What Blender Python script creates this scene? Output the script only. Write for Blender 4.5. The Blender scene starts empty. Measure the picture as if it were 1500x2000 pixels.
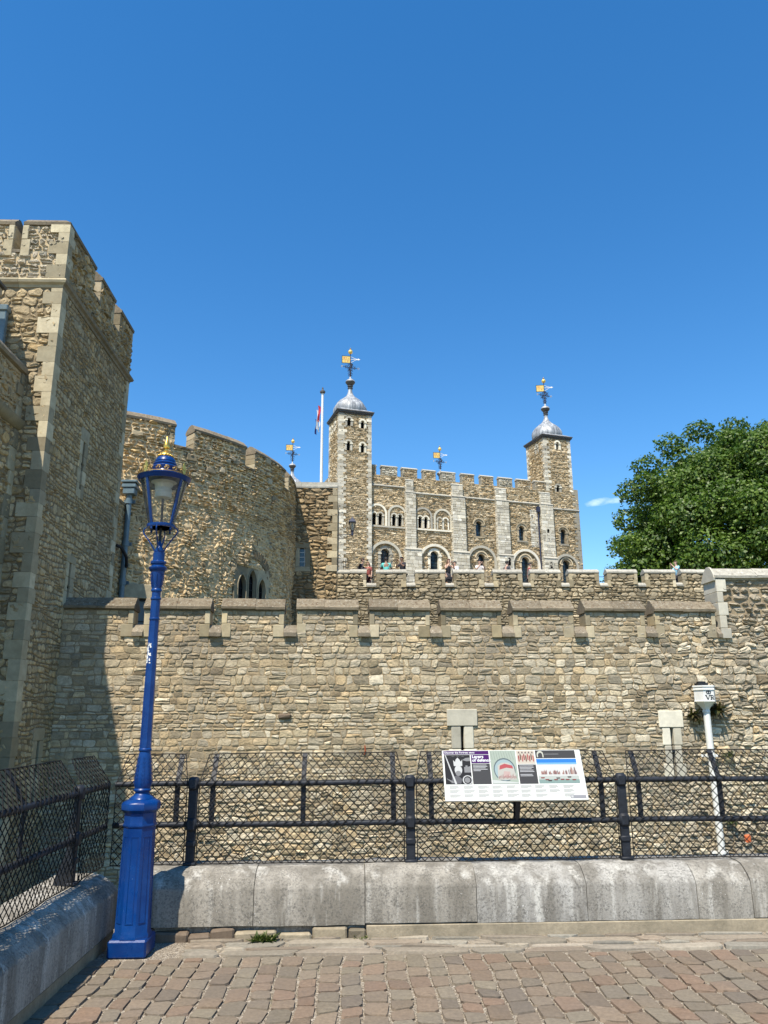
import bpy, math, random
import numpy as np
from mathutils import Vector, Matrix

scene = bpy.context.scene
col = scene.collection
R = math.radians
random.seed(7)

# ------------------------------------------------------------------ camera
PITCH, YAW, ROLL, CAMZ = R(14.83), R(1.9), R(0.35), 1.6
fwd = Vector((math.sin(YAW)*math.cos(PITCH), math.cos(YAW)*math.cos(PITCH), math.sin(PITCH)))
r0 = Vector((math.cos(YAW), -math.sin(YAW), 0)); u0 = r0.cross(fwd)
right = r0*math.cos(ROLL) - u0*math.sin(ROLL)
up = u0*math.cos(ROLL) + r0*math.sin(ROLL)
cam_d = bpy.data.cameras.new('camera')
cam = bpy.data.objects.new('camera', cam_d); col.objects.link(cam)
cam.matrix_world = Matrix(((right.x, up.x, -fwd.x, 0), (right.y, up.y, -fwd.y, 0), (right.z, up.z, -fwd.z, CAMZ), (0, 0, 0, 1)))
cam_d.sensor_fit = 'VERTICAL'; cam_d.sensor_height = 24; cam_d.lens = 1502/2000*24
cam_d.clip_start = 0.05; cam_d.clip_end = 6000
scene.camera = cam

# ------------------------------------------------------------------ sun, sky, exposure
SUNV = Vector((-0.25, -0.54, 1.0)).normalized()
SUN_EL = math.asin(SUNV.z)
SUN_AZ = math.atan2(SUNV.x, SUNV.y)
sd = bpy.data.lights.new('sun', 'SUN'); sd.energy = 5.0; sd.angle = R(0.53); sd.color = (1.0, 0.925, 0.80)
sun = bpy.data.objects.new('sun', sd); col.objects.link(sun)
sun.rotation_euler = SUNV.to_track_quat('Z', 'Y').to_euler(); sun.location = (-20, -40, 60)

world = bpy.data.worlds.new('World'); scene.world = world; world.use_nodes = True
wn = world.node_tree; wn.nodes.clear()
def wnode(t, **k):
    n = wn.nodes.new(t)
    for a, b in k.items(): setattr(n, a, b)
    return n
sky = wnode('ShaderNodeTexSky', sky_type='NISHITA', sun_disc=False)
sky.sun_elevation = SUN_EL; sky.sun_rotation = SUN_AZ
sky.altitude = 0; sky.air_density = 1.0; sky.dust_density = 0.0; sky.ozone_density = 2.0
bg = wnode('ShaderNodeBackground'); bg.inputs[1].default_value = 0.135
hs = wnode('ShaderNodeHueSaturation'); hs.inputs['Saturation'].default_value = 1.34; hs.inputs['Hue'].default_value = 0.5; hs.inputs['Value'].default_value = 1.0
wo = wnode('ShaderNodeOutputWorld')
tc = wnode('ShaderNodeTexCoord')
# one small wisp of cloud low in the north-east
cdir = Vector((0.30877, 0.91588, 0.25655)).normalized()
cu = Vector((cdir.y, -cdir.x, 0)).normalized(); cv = cu.cross(cdir)
def dotn(v):
    n = wnode('ShaderNodeVectorMath', operation='DOT_PRODUCT'); n.inputs[1].default_value = v
    wn.links.new(tc.outputs['Generated'], n.inputs[0]); return n.outputs['Value']
def m(op, a, b=0.0, clamp=False):
    n = wnode('ShaderNodeMath', operation=op, use_clamp=clamp)
    for i, x in enumerate((a, b)):
        if isinstance(x, (int, float)): n.inputs[i].default_value = x
        else: wn.links.new(x, n.inputs[i])
    return n.outputs[0]
uu = m('DIVIDE', dotn(cu), 0.030); vv = m('DIVIDE', dotn(cv), 0.0058)
d2 = m('ADD', m('MULTIPLY', uu, uu), m('MULTIPLY', vv, vv))
front = m('GREATER_THAN', dotn(cdir), 0.5)
nz = wnode('ShaderNodeTexNoise'); nz.inputs['Scale'].default_value = 55; nz.inputs['Detail'].default_value = 5
mp = wnode('ShaderNodeMapping'); mp.inputs['Scale'].default_value = (1, 1, 2.2)
wn.links.new(tc.outputs['Generated'], mp.inputs[0]); wn.links.new(mp.outputs[0], nz.inputs[0])
cm = m('SUBTRACT', m('ADD', 0.72, m('MULTIPLY', m('SUBTRACT', nz.outputs[0], 0.5), 2.6)), d2, True)
cm = m('MULTIPLY', m('MULTIPLY', cm, front), 0.45)
mix = wnode('ShaderNodeMix', data_type='RGBA')
wn.links.new(cm, mix.inputs[0]); wn.links.new(hs.outputs[0], mix.inputs[6]); mix.inputs[7].default_value = (6.2, 7.0, 7.6, 1)
wn.links.new(sky.outputs[0], hs.inputs['Color']); wn.links.new(mix.outputs[2], bg.inputs[0]); wn.links.new(bg.outputs[0], wo.inputs[0])

vs = scene.view_settings
vs.view_transform = 'Standard'; vs.look = 'None'; vs.gamma = 1.0; vs.use_curve_mapping = False; vs.exposure = 0.68

# ------------------------------------------------------------------ object helpers
def tag(o, label=None, cat=None, group=None, kind=None):
    if label: o['label'] = label
    if cat: o['category'] = cat
    if group: o['group'] = group
    if kind: o['kind'] = kind
    return o
def empty(name, loc, label=None, cat=None, group=None, kind=None):
    o = bpy.data.objects.new(name, None); col.objects.link(o); o.location = loc; o.empty_display_size = 0.2
    return tag(o, label, cat, group, kind)
def world_off(o):
    v = Vector((0, 0, 0))
    while o is not None:
        v += o.location; o = o.parent
    return v
def mesh_obj(name, V, F, mat, parent=None, smooth=False, attr=None):
    me = bpy.data.meshes.new(name)
    me.from_pydata([tuple(v) for v in V] if not isinstance(V, np.ndarray) else V.tolist(), [], F if not isinstance(F, np.ndarray) else F.tolist())
    if isinstance(mat, (list, tuple)):
        for q in mat: me.materials.append(q)
    else: me.materials.append(mat)
    if attr is not None:
        a = me.attributes.new('stone', 'FLOAT_COLOR', 'POINT'); a.data.foreach_set('color', np.asarray(attr, dtype=np.float32).ravel())
    if smooth: me.polygons.foreach_set('use_smooth', [True]*len(me.polygons))
    me.update()
    o = bpy.data.objects.new(name, me); col.objects.link(o)
    if parent is not None:
        o.parent = parent; o.location = -world_off(parent)
    return o

class MB:
    """collects primitives in world coordinates, links them as ONE mesh"""
    def __init__(s): s.V = []; s.F = []
    def add(s, V, F):
        n = len(s.V); s.V += [tuple(v) for v in V]; s.F += [tuple(i+n for i in f) for f in F]; return s
    def box(s, x0, y0, z0, x1, y1, z1):
        V = [(x, y, z) for x in (x0, x1) for y in (y0, y1) for z in (z0, z1)]
        return s.add(V, [(0,1,3,2), (4,6,7,5), (0,4,5,1), (2,3,7,6), (0,2,6,4), (1,5,7,3)])
    def fbox(s, fr, u0, u1, v0, v1, d0, d1, ch=0.0, jit=0.0):
        """box in a frame, optionally chamfered"""
        if ch <= 0:
            P = [(u, v, d) for u in (u0, u1) for v in (v0, v1) for d in (d0, d1)]
            P = fr.pts(P)
            return s.add(P, [(0,1,3,2), (4,6,7,5), (0,4,5,1), (2,3,7,6), (0,2,6,4), (1,5,7,3)])
        c = min(ch, abs(u1-u0)*.45, abs(v1-v0)*.45, abs(d1-d0)*.45)
        lo = (u0, v0, d0); hi = (u1, v1, d1); P = []; idx = {}
        for i in range(8):
            b = ((i >> 2) & 1, (i >> 1) & 1, i & 1)
            base = [hi[k] if b[k] else lo[k] for k in range(3)]
            j = [random.uniform(-jit, jit) for _ in range(3)]
            for ax in range(3):
                q = [base[k] + (0 if k == ax else (-c if b[k] else c)) + j[k] for k in range(3)]
                idx[(b, ax)] = len(P); P.append(q)
        F = []
        for ax in range(3):
            o1, o2 = [k for k in range(3) if k != ax]
            for sd_ in (0, 1):
                f = []
                for p, q in ((0,0), (1,0), (1,1), (0,1)):
                    b = [0, 0, 0]; b[ax] = sd_; b[o1] = p; b[o2] = q; f.append(idx[(tuple(b), ax)])
                F.append(tuple(f))
            # edges parallel to ax
            for p in (0, 1):
                for q in (0, 1):
                    b0 = [0,0,0]; b1 = [0,0,0]; b0[o1] = b1[o1] = p; b0[o2] = b1[o2] = q; b1[ax] = 1
                    F.append((idx[(tuple(b0), o1)], idx[(tuple(b1), o1)], idx[(tuple(b1), o2)], idx[(tuple(b0), o2)]))
        for i in range(8):
            b = ((i >> 2) & 1, (i >> 1) & 1, i & 1); F.append((idx[(b,0)], idx[(b,1)], idx[(b,2)]))
        return s.add(fr.pts(P), F)
    def prof(s, fr, prof, u0, u1, seg=1, caps=True):
        """extrude profile [(d,v)...] along u of a frame"""
        n = len(prof); P = []
        for k in range(seg+1):
            u = u0+(u1-u0)*k/seg
            P += [(u, v, d) for d, v in prof]
        F = []
        for k in range(seg):
            for i in range(n):
                j = (i+1) % n; F.append((k*n+i, k*n+j, (k+1)*n+j, (k+1)*n+i))
        if caps: F.append(tuple(range(n-1, -1, -1))); F.append(tuple(range(seg*n, seg*n+n)))
        return s.add(fr.pts(P), F)
    def poly(s, fr, pts, d0, d1):
        """extrude polygon [(u,v)...] between depths"""
        n = len(pts); P = [(u, v, d0) for u, v in pts]+[(u, v, d1) for u, v in pts]
        F = [tuple(range(n)), tuple(range(2*n-1, n-1, -1))]+[(i, (i+1) % n, n+(i+1) % n, n+i) for i in range(n)]
        return s.add(fr.pts(P), F)
    def ring(s, fr, outer, inner, d0, d1):
        """plate between two polylines with the same number of points, open ended"""
        n = len(outer)
        P = [(u, v, d0) for u, v in outer]+[(u, v, d0) for u, v in inner]+[(u, v, d1) for u, v in outer]+[(u, v, d1) for u, v in inner]
        F = []
        for i in range(n-1):
            F += [(i, i+1, n+i+1, n+i), (2*n+i, 3*n+i, 3*n+i+1, 2*n+i+1), (i, 2*n+i, 2*n+i+1, i+1), (n+i, n+i+1, 3*n+i+1, 3*n+i)]
        F += [(0, n, 3*n, 2*n), (n-1, 3*n-1, 4*n-1, 2*n-1)]
        return s.add(fr.pts(P), F)
    def lathe(s, c, prof, n=24, ax=None, rot=0, a0=0, a1=2*math.pi):
        """prof [(r,z)...] about vertical axis through c"""
        full = abs(a1-a0-2*math.pi) < 1e-6; m_ = n if full else n+1
        P = []
        for r, z in prof:
            for k in range(m_):
                a = rot+a0+(a1-a0)*k/n; P.append((c[0]+r*math.cos(a), c[1]+r*math.sin(a), c[2]+z))
        F = []
        for i in range(len(prof)-1):
            for k in range(n if full else n):
                k2 = (k+1) % m_
                F.append((i*m_+k, i*m_+k2, (i+1)*m_+k2, (i+1)*m_+k))
        if full:
            F.append(tuple(range(m_-1, -1, -1))); F.append(tuple(range((len(prof)-1)*m_, len(prof)*m_)))
        return s.add(P, F)
    def tube(s, pts, r, n=8, closed=False):
        pts = [Vector(p) for p in pts]; N = len(pts); P = []
        rr = r if isinstance(r, (list, tuple)) else [r]*N
        ref = None
        for i, p in enumerate(pts):
            a = pts[(i-1) % N] if (i > 0 or closed) else p; b = pts[(i+1) % N] if (i < N-1 or closed) else p
            t = (b-a).normalized()
            if ref is None: ref = Vector((0, 0, 1)) if abs(t.z) < .9 else Vector((1, 0, 0))
            x = t.cross(ref).normalized(); y = t.cross(x).normalized(); ref = -y if False else ref
            if abs(t.dot(ref)) > .97:
                ref = Vector((1, 0, 0)) if abs(t.x) < .9 else Vector((0, 1, 0)); x = t.cross(ref).normalized(); y = t.cross(x).normalized()
            for k in range(n):
                a_ = 2*math.pi*k/n; P.append(p+x*math.cos(a_)*rr[i]+y*math.sin(a_)*rr[i])
        F = []
        for i in range(N if closed else N-1):
            j = (i+1) % N
            for k in range(n): F.append((i*n+k, i*n+(k+1) % n, j*n+(k+1) % n, j*n+k))
        if not closed: F.append(tuple(range(n-1, -1, -1))); F.append(tuple(range((N-1)*n, N*n)))
        return s.add(P, F)
    def bar(s, a, b, w, h, ref=(0, 0, 1)):
        """rectangular bar from a to b, w across, h along ref"""
        a = Vector(a); b = Vector(b); t = (b-a).normalized(); rf = Vector(ref)
        x = t.cross(rf).normalized()*w/2; y = x.cross(t).normalized()*h/2
        V = [p+sx*x+sy*y for p in (a, b) for sx, sy in ((-1,-1), (1,-1), (1,1), (-1,1))]
        return s.add(V, [(3,2,1,0), (4,5,6,7), (0,1,5,4), (1,2,6,5), (2,3,7,6), (3,0,4,7)])
    def sphere(s, c, r, n=12, sz=1.0):
        pr = [(max(1e-4, r*math.sin(math.pi*i/(n//2))), -r*sz*math.cos(math.pi*i/(n//2))) for i in range(n//2+1)]
        return s.lathe(c, pr, n)
    def build(s, name, mat, parent=None, smooth=False, recalc=False):
        o = mesh_obj(name, s.V, s.F, mat, parent, smooth)
        if recalc or True:
            import bmesh
            bm = bmesh.new(); bm.from_mesh(o.data); bmesh.ops.recalc_face_normals(bm, faces=bm.faces); bm.to_mesh(o.data); bm.free()
        if smooth == 'auto':
            o.data.polygons.foreach_set('use_smooth', [True]*len(o.data.polygons)); o.data.set_sharp_from_angle(angle=R(38))
        return o

class Plane:
    def __init__(s, P0, U, N, W=(0, 0, 1)):
        s.P = np.array(P0, float); s.U = np.array(U, float)/np.linalg.norm(U); s.N = np.array(N, float)/np.linalg.norm(N); s.Z = np.array(W, float)
    def arr(s, a):
        return s.P+a[..., 0:1]*s.U+a[..., 1:2]*s.Z+a[..., 2:3]*s.N
    def pts(s, P): return s.arr(np.array(P, float)).tolist()
class Cyl:
    """u = arc length on radius R measured from -Y towards +X"""
    def __init__(s, c, Rr): s.c = c; s.R = Rr
    def arr(s, a):
        ph = a[..., 0]/s.R; r = s.R+a[..., 2]
        return np.stack([s.c[0]+r*np.sin(ph), s.c[1]-r*np.cos(ph), a[..., 1]], -1)
    def pts(s, P): return s.arr(np.array(P, float)).tolist()

# ------------------------------------------------------------------ materials
def nmat(name):
    mt = bpy.data.materials.new(name); mt.use_nodes = True; nt = mt.node_tree
    b = nt.nodes['Principled BSDF']
    return mt, nt, b
class NT:
    def __init__(s, nt): s.nt = nt
    def n(s, t, **k):
        q = s.nt.nodes.new(t)
        for a, b in k.items(): setattr(q, a, b)
        return q
    def l(s, a, b): s.nt.links.new(a, b)
    def noise(s, scale, detail=4, rough=.6, vec=None, dist=0):
        q = s.n('ShaderNodeTexNoise'); q.inputs['Scale'].default_value = scale; q.inputs['Detail'].default_value = detail
        q.inputs['Roughness'].default_value = rough; q.inputs['Distortion'].default_value = dist
        if vec is None:
            g = s.n('ShaderNodeNewGeometry'); vec = g.outputs['Position']
        s.l(vec, q.inputs['Vector']); return q.outputs[0]
    def mapped(s, sc):
        g = s.n('ShaderNodeNewGeometry'); mpn = s.n('ShaderNodeMapping'); mpn.inputs['Scale'].default_value = sc
        s.l(g.outputs['Position'], mpn.inputs[0]); return mpn.outputs[0]
    def ramp(s, fac, stops, interp='LINEAR'):
        q = s.n('ShaderNodeValToRGB'); q.color_ramp.interpolation = interp; e = q.color_ramp.elements
        while len(e) < len(stops): e.new(0.5)
        for i, (p, c) in enumerate(stops):
            e[i].position = p; e[i].color = (c if len(c) == 4 else (*c, 1)) if not isinstance(c, (int, float)) else (c, c, c, 1)
        s.l(fac, q.inputs[0]); return q.outputs[0]
    def mix(s, fac, a, b, mode='MIX'):
        q = s.n('ShaderNodeMix', data_type='RGBA', blend_type=mode)
        for i, x in ((0, fac), (6, a), (7, b)):
            if isinstance(x, (int, float)): q.inputs[i].default_value = x
            elif isinstance(x, tuple): q.inputs[i].default_value = x if len(x) == 4 else (*x, 1)
            else: s.l(x, q.inputs[i])
        return q.outputs[2]
    def math(s, op, a, b=0., clamp=False):
        q = s.n('ShaderNodeMath', operation=op, use_clamp=clamp)
        for i, x in enumerate((a, b)):
            if isinstance(x, (int, float)): q.inputs[i].default_value = x
            else: s.l(x, q.inputs[i])
        return q.outputs[0]
    def bump(s, h, strength, dist, bsdf):
        q = s.n('ShaderNodeBump'); q.inputs['Strength'].default_value = strength; q.inputs['Distance'].default_value = dist
        s.l(h, q.inputs['Height']); s.l(q.outputs[0], bsdf.inputs['Normal'])

def stone_mat(name, palette, gs=9, grain=(.70, 1.2), bump=.6, bd=.02, stain=None, stain_amt=.5, use_attr=True, stain_scale=.5, fine=None, vr=(.52, 1.34), pits=0.0):
    """palette: list of albedo colours chosen by the stone's own random tone"""
    mt, nt, b = nmat(name); t = NT(nt)
    if use_attr:
        at = t.n('ShaderNodeAttribute', attribute_name='stone'); sp = t.n('ShaderNodeSeparateColor'); t.l(at.outputs['Color'], sp.inputs[0])
        oi = t.n('ShaderNodeObjectInfo'); al = t.math('GREATER_THAN', at.outputs['Alpha'], .5)   # pieces without the attribute use their own random tone
        def pick(a, b_): return t.math('ADD', t.math('MULTIPLY', a, al), t.math('MULTIPLY', b_, t.math('SUBTRACT', 1.0, al)))
        tone = pick(sp.outputs[0], oi.outputs['Random']); val = pick(sp.outputs[1], t.math('FRACT', t.math('MULTIPLY', oi.outputs['Random'], 17.3)))
    else:
        oi = t.n('ShaderNodeObjectInfo'); tone = oi.outputs['Random']
        val = t.math('FRACT', t.math('MULTIPLY', tone, 17.3))
    if len(palette) == 1: palette = palette*2
    if any(k in name for k in ('rubble', 'mortar', 'flint')) :
        wf = (1.03, .965, .88) if 'curtain' in name else (1.04, .955, .84) if 'keep' not in name else (1.04, .985, .91)
        palette = [tuple(a*b for a, b in zip(p, wf)) for p in palette]
    n = len(palette)
    c = t.ramp(tone, [(i/max(1, n-1), p) for i, p in enumerate(palette)])
    c = t.mix(1.0, c, t.ramp(val, [(0, vr[0]), (.5, 1.0), (1, vr[1])]), 'MULTIPLY')
    g1 = t.noise(gs, 6, .68)
    c = t.mix(1.0, c, t.ramp(g1, [(.28, grain[0]), (.5, (grain[0]+grain[1])/2), (.72, grain[1])]), 'MULTIPLY')
    if pits:
        pn = t.noise(gs*2.6, 7, .75)
        c = t.mix(t.math('MULTIPLY', t.ramp(pn, [(.34, 1.0), (.46, 0.0)]), pits), c, (.10,.085,.062))
    if stain:
        sn = t.noise(stain_scale, 5, .62, dist=.4)
        c = t.mix(t.ramp(sn, [(.42, 0.0), (.66, stain_amt)]), c, stain, 'MIX')
    t.l(c, b.inputs['Base Color']); b.inputs['Roughness'].default_value = .92; b.inputs['Specular IOR Level'].default_value = .18
    h = t.noise(fine or gs*2.2, 8, .72)
    t.bump(h, bump, bd, b)
    return mt
def simple(name, c, rough=.5, metal=0, spec=.5, bump=None, coat=0, var=None, vs_=6):
    mt, nt, b = nmat(name); t = NT(nt)
    b.inputs['Roughness'].default_value = rough; b.inputs['Metallic'].default_value = metal; b.inputs['Specular IOR Level'].default_value = spec
    b.inputs['Coat Weight'].default_value = coat; b.inputs['Coat Roughness'].default_value = .12
    if var:
        cc = t.ramp(t.noise(vs_, 5, .65), [(.3, c), (.7, var)]); t.l(cc, b.inputs['Base Color'])
    else: b.inputs['Base Color'].default_value = (*c, 1)
    if bump: t.bump(t.noise(bump[0], 5, .6), bump[1], bump[2], b)
    return mt

CUR = [(.30,.25,.17), (.45,.39,.27), (.53,.47,.345), (.58,.51,.37), (.50,.455,.355), (.56,.52,.42), (.53,.42,.26), (.46,.42,.33), (.63,.585,.47)]
M = {}
M['curtain'] = stone_mat('curtain_rubble', CUR, 9, (.66, 1.2), .75, .03, (.19,.155,.115), .6, stain_scale=.42, pits=.62)
M['curtain_mortar'] = stone_mat('curtain_mortar', [(.31,.255,.17)], 14, (.6, 1.15), .8, .02, (.18,.15,.11), .6, use_attr=False)
M['tower'] = stone_mat('tower_rubble', [(.37,.30,.18), (.48,.40,.26), (.54,.46,.31), (.43,.36,.235), (.58,.50,.345), (.50,.38,.21)], 10, (.6, 1.2), .8, .03, (.14,.12,.09), .4, pits=.4)
M['tower_mortar'] = stone_mat('tower_mortar', [(.40,.34,.235)], 12, (.6, 1.15), .8, .02, use_attr=False)
M['tower_face'] = stone_mat('tower_flint', [(.42,.40,.345), (.50,.47,.40), (.36,.335,.285), (.55,.51,.42)], 10, (.62, 1.2), .8, .03, (.2,.18,.14), .3)
M['round'] = stone_mat('round_tower_rubble', [(.48,.39,.25), (.60,.50,.335), (.66,.55,.37), (.53,.45,.31), (.68,.57,.38), (.60,.46,.26)], 7, (.62, 1.2), .9, .04, (.20,.165,.12), .45, stain_scale=.3, pits=.3)
M['round_top'] = stone_mat('round_tower_upper_rubble', [(.33,.27,.185), (.46,.39,.27), (.53,.46,.335), (.56,.43,.22), (.48,.42,.31)], 8, (.62, 1.2), .85, .03, (.14,.12,.09), .5, stain_scale=.5)
M['round_mortar'] = stone_mat('round_tower_mortar', [(.60,.50,.33)], 8, (.6, 1.15), .8, .03, use_attr=False)
M['inner'] = stone_mat('inner_wall_rubble', [(.30,.255,.175), (.40,.35,.25), (.46,.41,.305), (.36,.32,.235), (.50,.45,.34)], 7, (.6, 1.2), .8, .03, (.15,.13,.095), .5, stain_scale=.35)
M['brown'] = stone_mat('brown_block_rubble', [(.29,.22,.13), (.38,.295,.18), (.43,.345,.22), (.34,.27,.175)], 6, (.6, 1.2), .8, .04, (.16,.125,.08), .5, stain_scale=.5)
M['inner_mortar'] = stone_mat('inner_wall_mortar', [(.27,.23,.155)], 8, (.6, 1.15), .8, .03, use_attr=False)
M['keep'] = stone_mat('keep_rubble', [(.36,.28,.17), (.50,.405,.26), (.58,.49,.345), (.43,.35,.225), (.65,.57,.43), (.54,.43,.27)], 3, (.62, 1.2), .8, .05, (.17,.14,.10), .35, stain_scale=.12)
M['keep_mortar'] = stone_mat('keep_mortar', [(.44,.37,.25)], 3, (.6, 1.15), .8, .05, use_attr=False)
M['keep_ashlar'] = stone_mat('keep_ashlar', [(.56,.51,.40), (.65,.60,.49), (.60,.555,.45), (.49,.445,.34), (.70,.66,.56)], 2.5, (.78, 1.1), .5, .03, (.34,.30,.23), .35, stain_scale=.3)
M['keep_arch'] = stone_mat('keep_arch_stone', [(.60,.555,.44), (.65,.605,.50)], 2.5, (.82, 1.08), .4, .02, use_attr=False)
M['keep_yellow'] = stone_mat('keep_yellow_dressing', [(.50,.41,.27), (.44,.36,.24)], 3, (.8, 1.1), .4, .02, use_attr=False)
M['ashlar'] = stone_mat('buff_ashlar', [(.45,.365,.22), (.40,.345,.235), (.34,.28,.175), (.49,.42,.29)], 6, (.75, 1.12), .35, .012, (.24,.19,.12), .5, use_attr=False, stain_scale=1.3)
M['ashlar_attr'] = stone_mat('buff_ashlar_joined', [(.45,.365,.22), (.40,.345,.235), (.34,.28,.175), (.49,.42,.29)], 6, (.75, 1.12), .35, .012, (.24,.19,.12), .4, stain_scale=1.3)
M['pale'] = stone_mat('pale_ashlar', [(.56,.51,.40), (.62,.58,.47), (.51,.465,.36)], 5, (.8, 1.08), .35, .012, (.36,.33,.27), .4, use_attr=False, stain_scale=1.5)
M['quoin'] = stone_mat('tower_quoin', [(.46,.40,.27), (.43,.37,.25), (.38,.325,.215), (.50,.44,.31)], 6, (.75, 1.12), .4, .015, (.28,.22,.13), .5, use_attr=False, stain_scale=1.1)

def coping_mat(name, base, light, dark):
    mt, nt, b = nmat(name); t = NT(nt)
    oi = t.n('ShaderNodeObjectInfo')
    c = t.ramp(oi.outputs['Random'], [(0, tuple(x*.82 for x in base)), (1, tuple(x*1.15 for x in base))])
    c = t.mix(1.0, c, t.ramp(t.noise(8, 6, .7), [(.3, .7), (.7, 1.2)]), 'MULTIPLY')
    g = t.n('ShaderNodeNewGeometry'); nzc = t.n('ShaderNodeSeparateXYZ'); t.l(g.outputs['Normal'], nzc.inputs[0])
    upw = t.math('GREATER_THAN', nzc.outputs[2], .25)
    lic = t.math('MULTIPLY', t.ramp(t.noise(13, 6, .75), [(.54, 0.0), (.60, .8)]), upw)
    c = t.mix(lic, c, dark)
    lic2 = t.math('MULTIPLY', t.ramp(t.noise(17, 5, .8, t.mapped((1, 1.3, 1))), [(.57, 0.0), (.62, .75)]), upw)
    c = t.mix(lic2, c, light)
    t.l(c, b.inputs['Base Color']); b.inputs['Roughness'].default_value = .95; b.inputs['Specular IOR Level'].default_value = .15
    t.bump(t.noise(28, 8, .7), .6, .015, b)
    return mt
M['coping'] = coping_mat('weathered_coping', (.20,.165,.115), (.36,.34,.28), (.10,.065,.04))
M['coping_pale'] = coping_mat('pale_coping', (.40,.375,.31), (.55,.53,.47), (.22,.20,.16))
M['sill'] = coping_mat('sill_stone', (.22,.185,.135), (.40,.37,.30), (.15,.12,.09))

def kerbwall_mat():
    mt, nt, b = nmat('weathered_granite'); t = NT(nt)
    oi = t.n('ShaderNodeObjectInfo')
    c = t.ramp(oi.outputs['Random'], [(0, (.30,.275,.23)), (.5, (.355,.33,.28)), (1, (.35,.345,.325))])
    streak = t.noise(5.0, 5, .6, t.mapped((1, 1, .16)))
    c = t.mix(t.ramp(streak, [(.40, 0.0), (.60, .74)]), c, (.135,.12,.095))
    st2 = t.noise(7.5, 4, .6, t.mapped((1.1, 1, .13)))
    c = t.mix(t.ramp(st2, [(.54, 0.0), (.70, .65)]), c, (.58,.56,.50))
    spk = t.noise(60, 6, .78)
    blot = t.noise(9, 7, .8)
    c = t.mix(t.math('MULTIPLY', t.ramp(spk, [(.47, 0.0), (.58, .8)]), t.ramp(blot, [(.38, .2), (.58, 1.0)])), c, (.085,.08,.07))
    wsp = t.noise(75, 3, .6, t.mapped((1.4, 1, 1)))
    c = t.mix(t.math('MULTIPLY', t.ramp(wsp, [(.68, 0.0), (.70, .9)]), t.ramp(t.noise(2.2, 3, .5), [(.45, .1), (.62, 1.0)])), c, (.78,.77,.73))
    t.l(c, b.inputs['Base Color']); b.inputs['Roughness'].default_value = .9; b.inputs['Specular IOR Level'].default_value = .2
    t.bump(t.noise(70, 8, .75), .55, .006, b)
    return mt
M['kerbwall'] = kerbwall_mat()
M['plinth'] = stone_mat('plinth_render', [(.24,.20,.135), (.28,.235,.165)], 30, (.75, 1.15), .6, .006, (.13,.115,.08), .6, use_attr=False, stain_scale=3)
M['sett'] = stone_mat('sett_stone', [(.185,.137,.095), (.200,.155,.108), (.175,.142,.103), (.200,.136,.092), (.190,.156,.112), (.205,.173,.122), (.150,.122,.092)], 38, (.74, 1.18), .55, .006, (.13,.115,.10), .3, stain_scale=1.8, fine=90, vr=(.80, 1.16))
M['edge_sett'] = stone_mat('edging_sett_stone', [(.25,.215,.16), (.29,.255,.20), (.21,.165,.12), (.27,.24,.185), (.19,.18,.15)], 34, (.72, 1.18), .6, .006, (.17,.145,.11), .4, stain_scale=2.2, fine=80)
def joint_mat():
    mt, nt, b = nmat('joint_grit'); t = NT(nt)
    v = t.n('ShaderNodeTexVoronoi'); v.inputs['Scale'].default_value = 150
    g = t.n('ShaderNodeNewGeometry'); t.l(g.outputs['Position'], v.inputs['Vector'])
    sp = t.n('ShaderNodeSeparateColor'); t.l(v.outputs['Color'], sp.inputs[0])
    c = t.ramp(sp.outputs[0], [(0, (.07,.055,.04)), (.4, (.19,.155,.11)), (.75, (.30,.25,.185)), (1, (.48,.43,.35))])
    moss = t.noise(2.4, 5, .65)
    c = t.mix(t.ramp(moss, [(.60, 0.0), (.74, .55)]), c, (.10,.10,.035))
    t.l(c, b.inputs['Base Color']); b.inputs['Roughness'].default_value = 1; t.bump(v.outputs['Distance'], .8, .006, b)
    return mt
M['joint'] = joint_mat()
M['ground'] = simple('dry_ground', (.20,.17,.12), .95, var=(.27,.235,.17), vs_=1.5, bump=(12, .5, .03))
M['grass'] = simple('moat_turf', (.05,.08,.02), .95, var=(.10,.10,.035), vs_=1.2, bump=(20, .6, .05))

def blue_mat():
    mt, nt, b = nmat('blue_gloss_paint'); t = NT(nt)
    n1 = t.noise(9, 5, .6, t.mapped((1, 1, .5)))
    c = t.ramp(n1, [(.3, (.001,.022,.120)), (.7, (.002,.034,.155))])
    g = t.n('ShaderNodeNewGeometry'); s = t.n('ShaderNodeSeparateXYZ'); t.l(g.outputs['Position'], s.inputs[0])
    fade = t.ramp(t.noise(5, 5, .7), [(.50, 0.0), (.75, .5)])
    c = t.mix(fade, c, (.012,.07,.25))
    chip = t.ramp(t.noise(60, 4, .7), [(.70, 0.0), (.71, .55)])
    c = t.mix(chip, c, (.16,.28,.46))
    t.l(c, b.inputs['Base Color'])
    t.l(t.ramp(t.noise(14, 4, .6), [(.3, .22), (.7, .42)]), b.inputs['Roughness'])
    b.inputs['Specular IOR Level'].default_value = .30
    t.bump(t.noise(40, 4, .6), .25, .003, b)
    return mt
M['blue'] = blue_mat()
M['gold'] = simple('gold_leaf', (.75,.48,.10), .32, .85, var=(.55,.33,.08), vs_=25, bump=(60, .2, .003))
M['old_gold'] = simple('tarnished_gilding', (.50,.33,.10), .5, .5, var=(.16,.09,.05), vs_=22)
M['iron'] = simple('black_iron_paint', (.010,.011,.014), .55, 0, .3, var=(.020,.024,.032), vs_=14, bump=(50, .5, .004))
M['wire'] = simple('mesh_wire', (.014,.013,.012), .7, 0, .15)
M['white_paint'] = simple('white_paint', (.74,.735,.70), .45, 0, .5, var=(.64,.63,.58), vs_=5)
M['white_inside'] = simple('white_enamel', (.50,.49,.45), .5)
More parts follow.
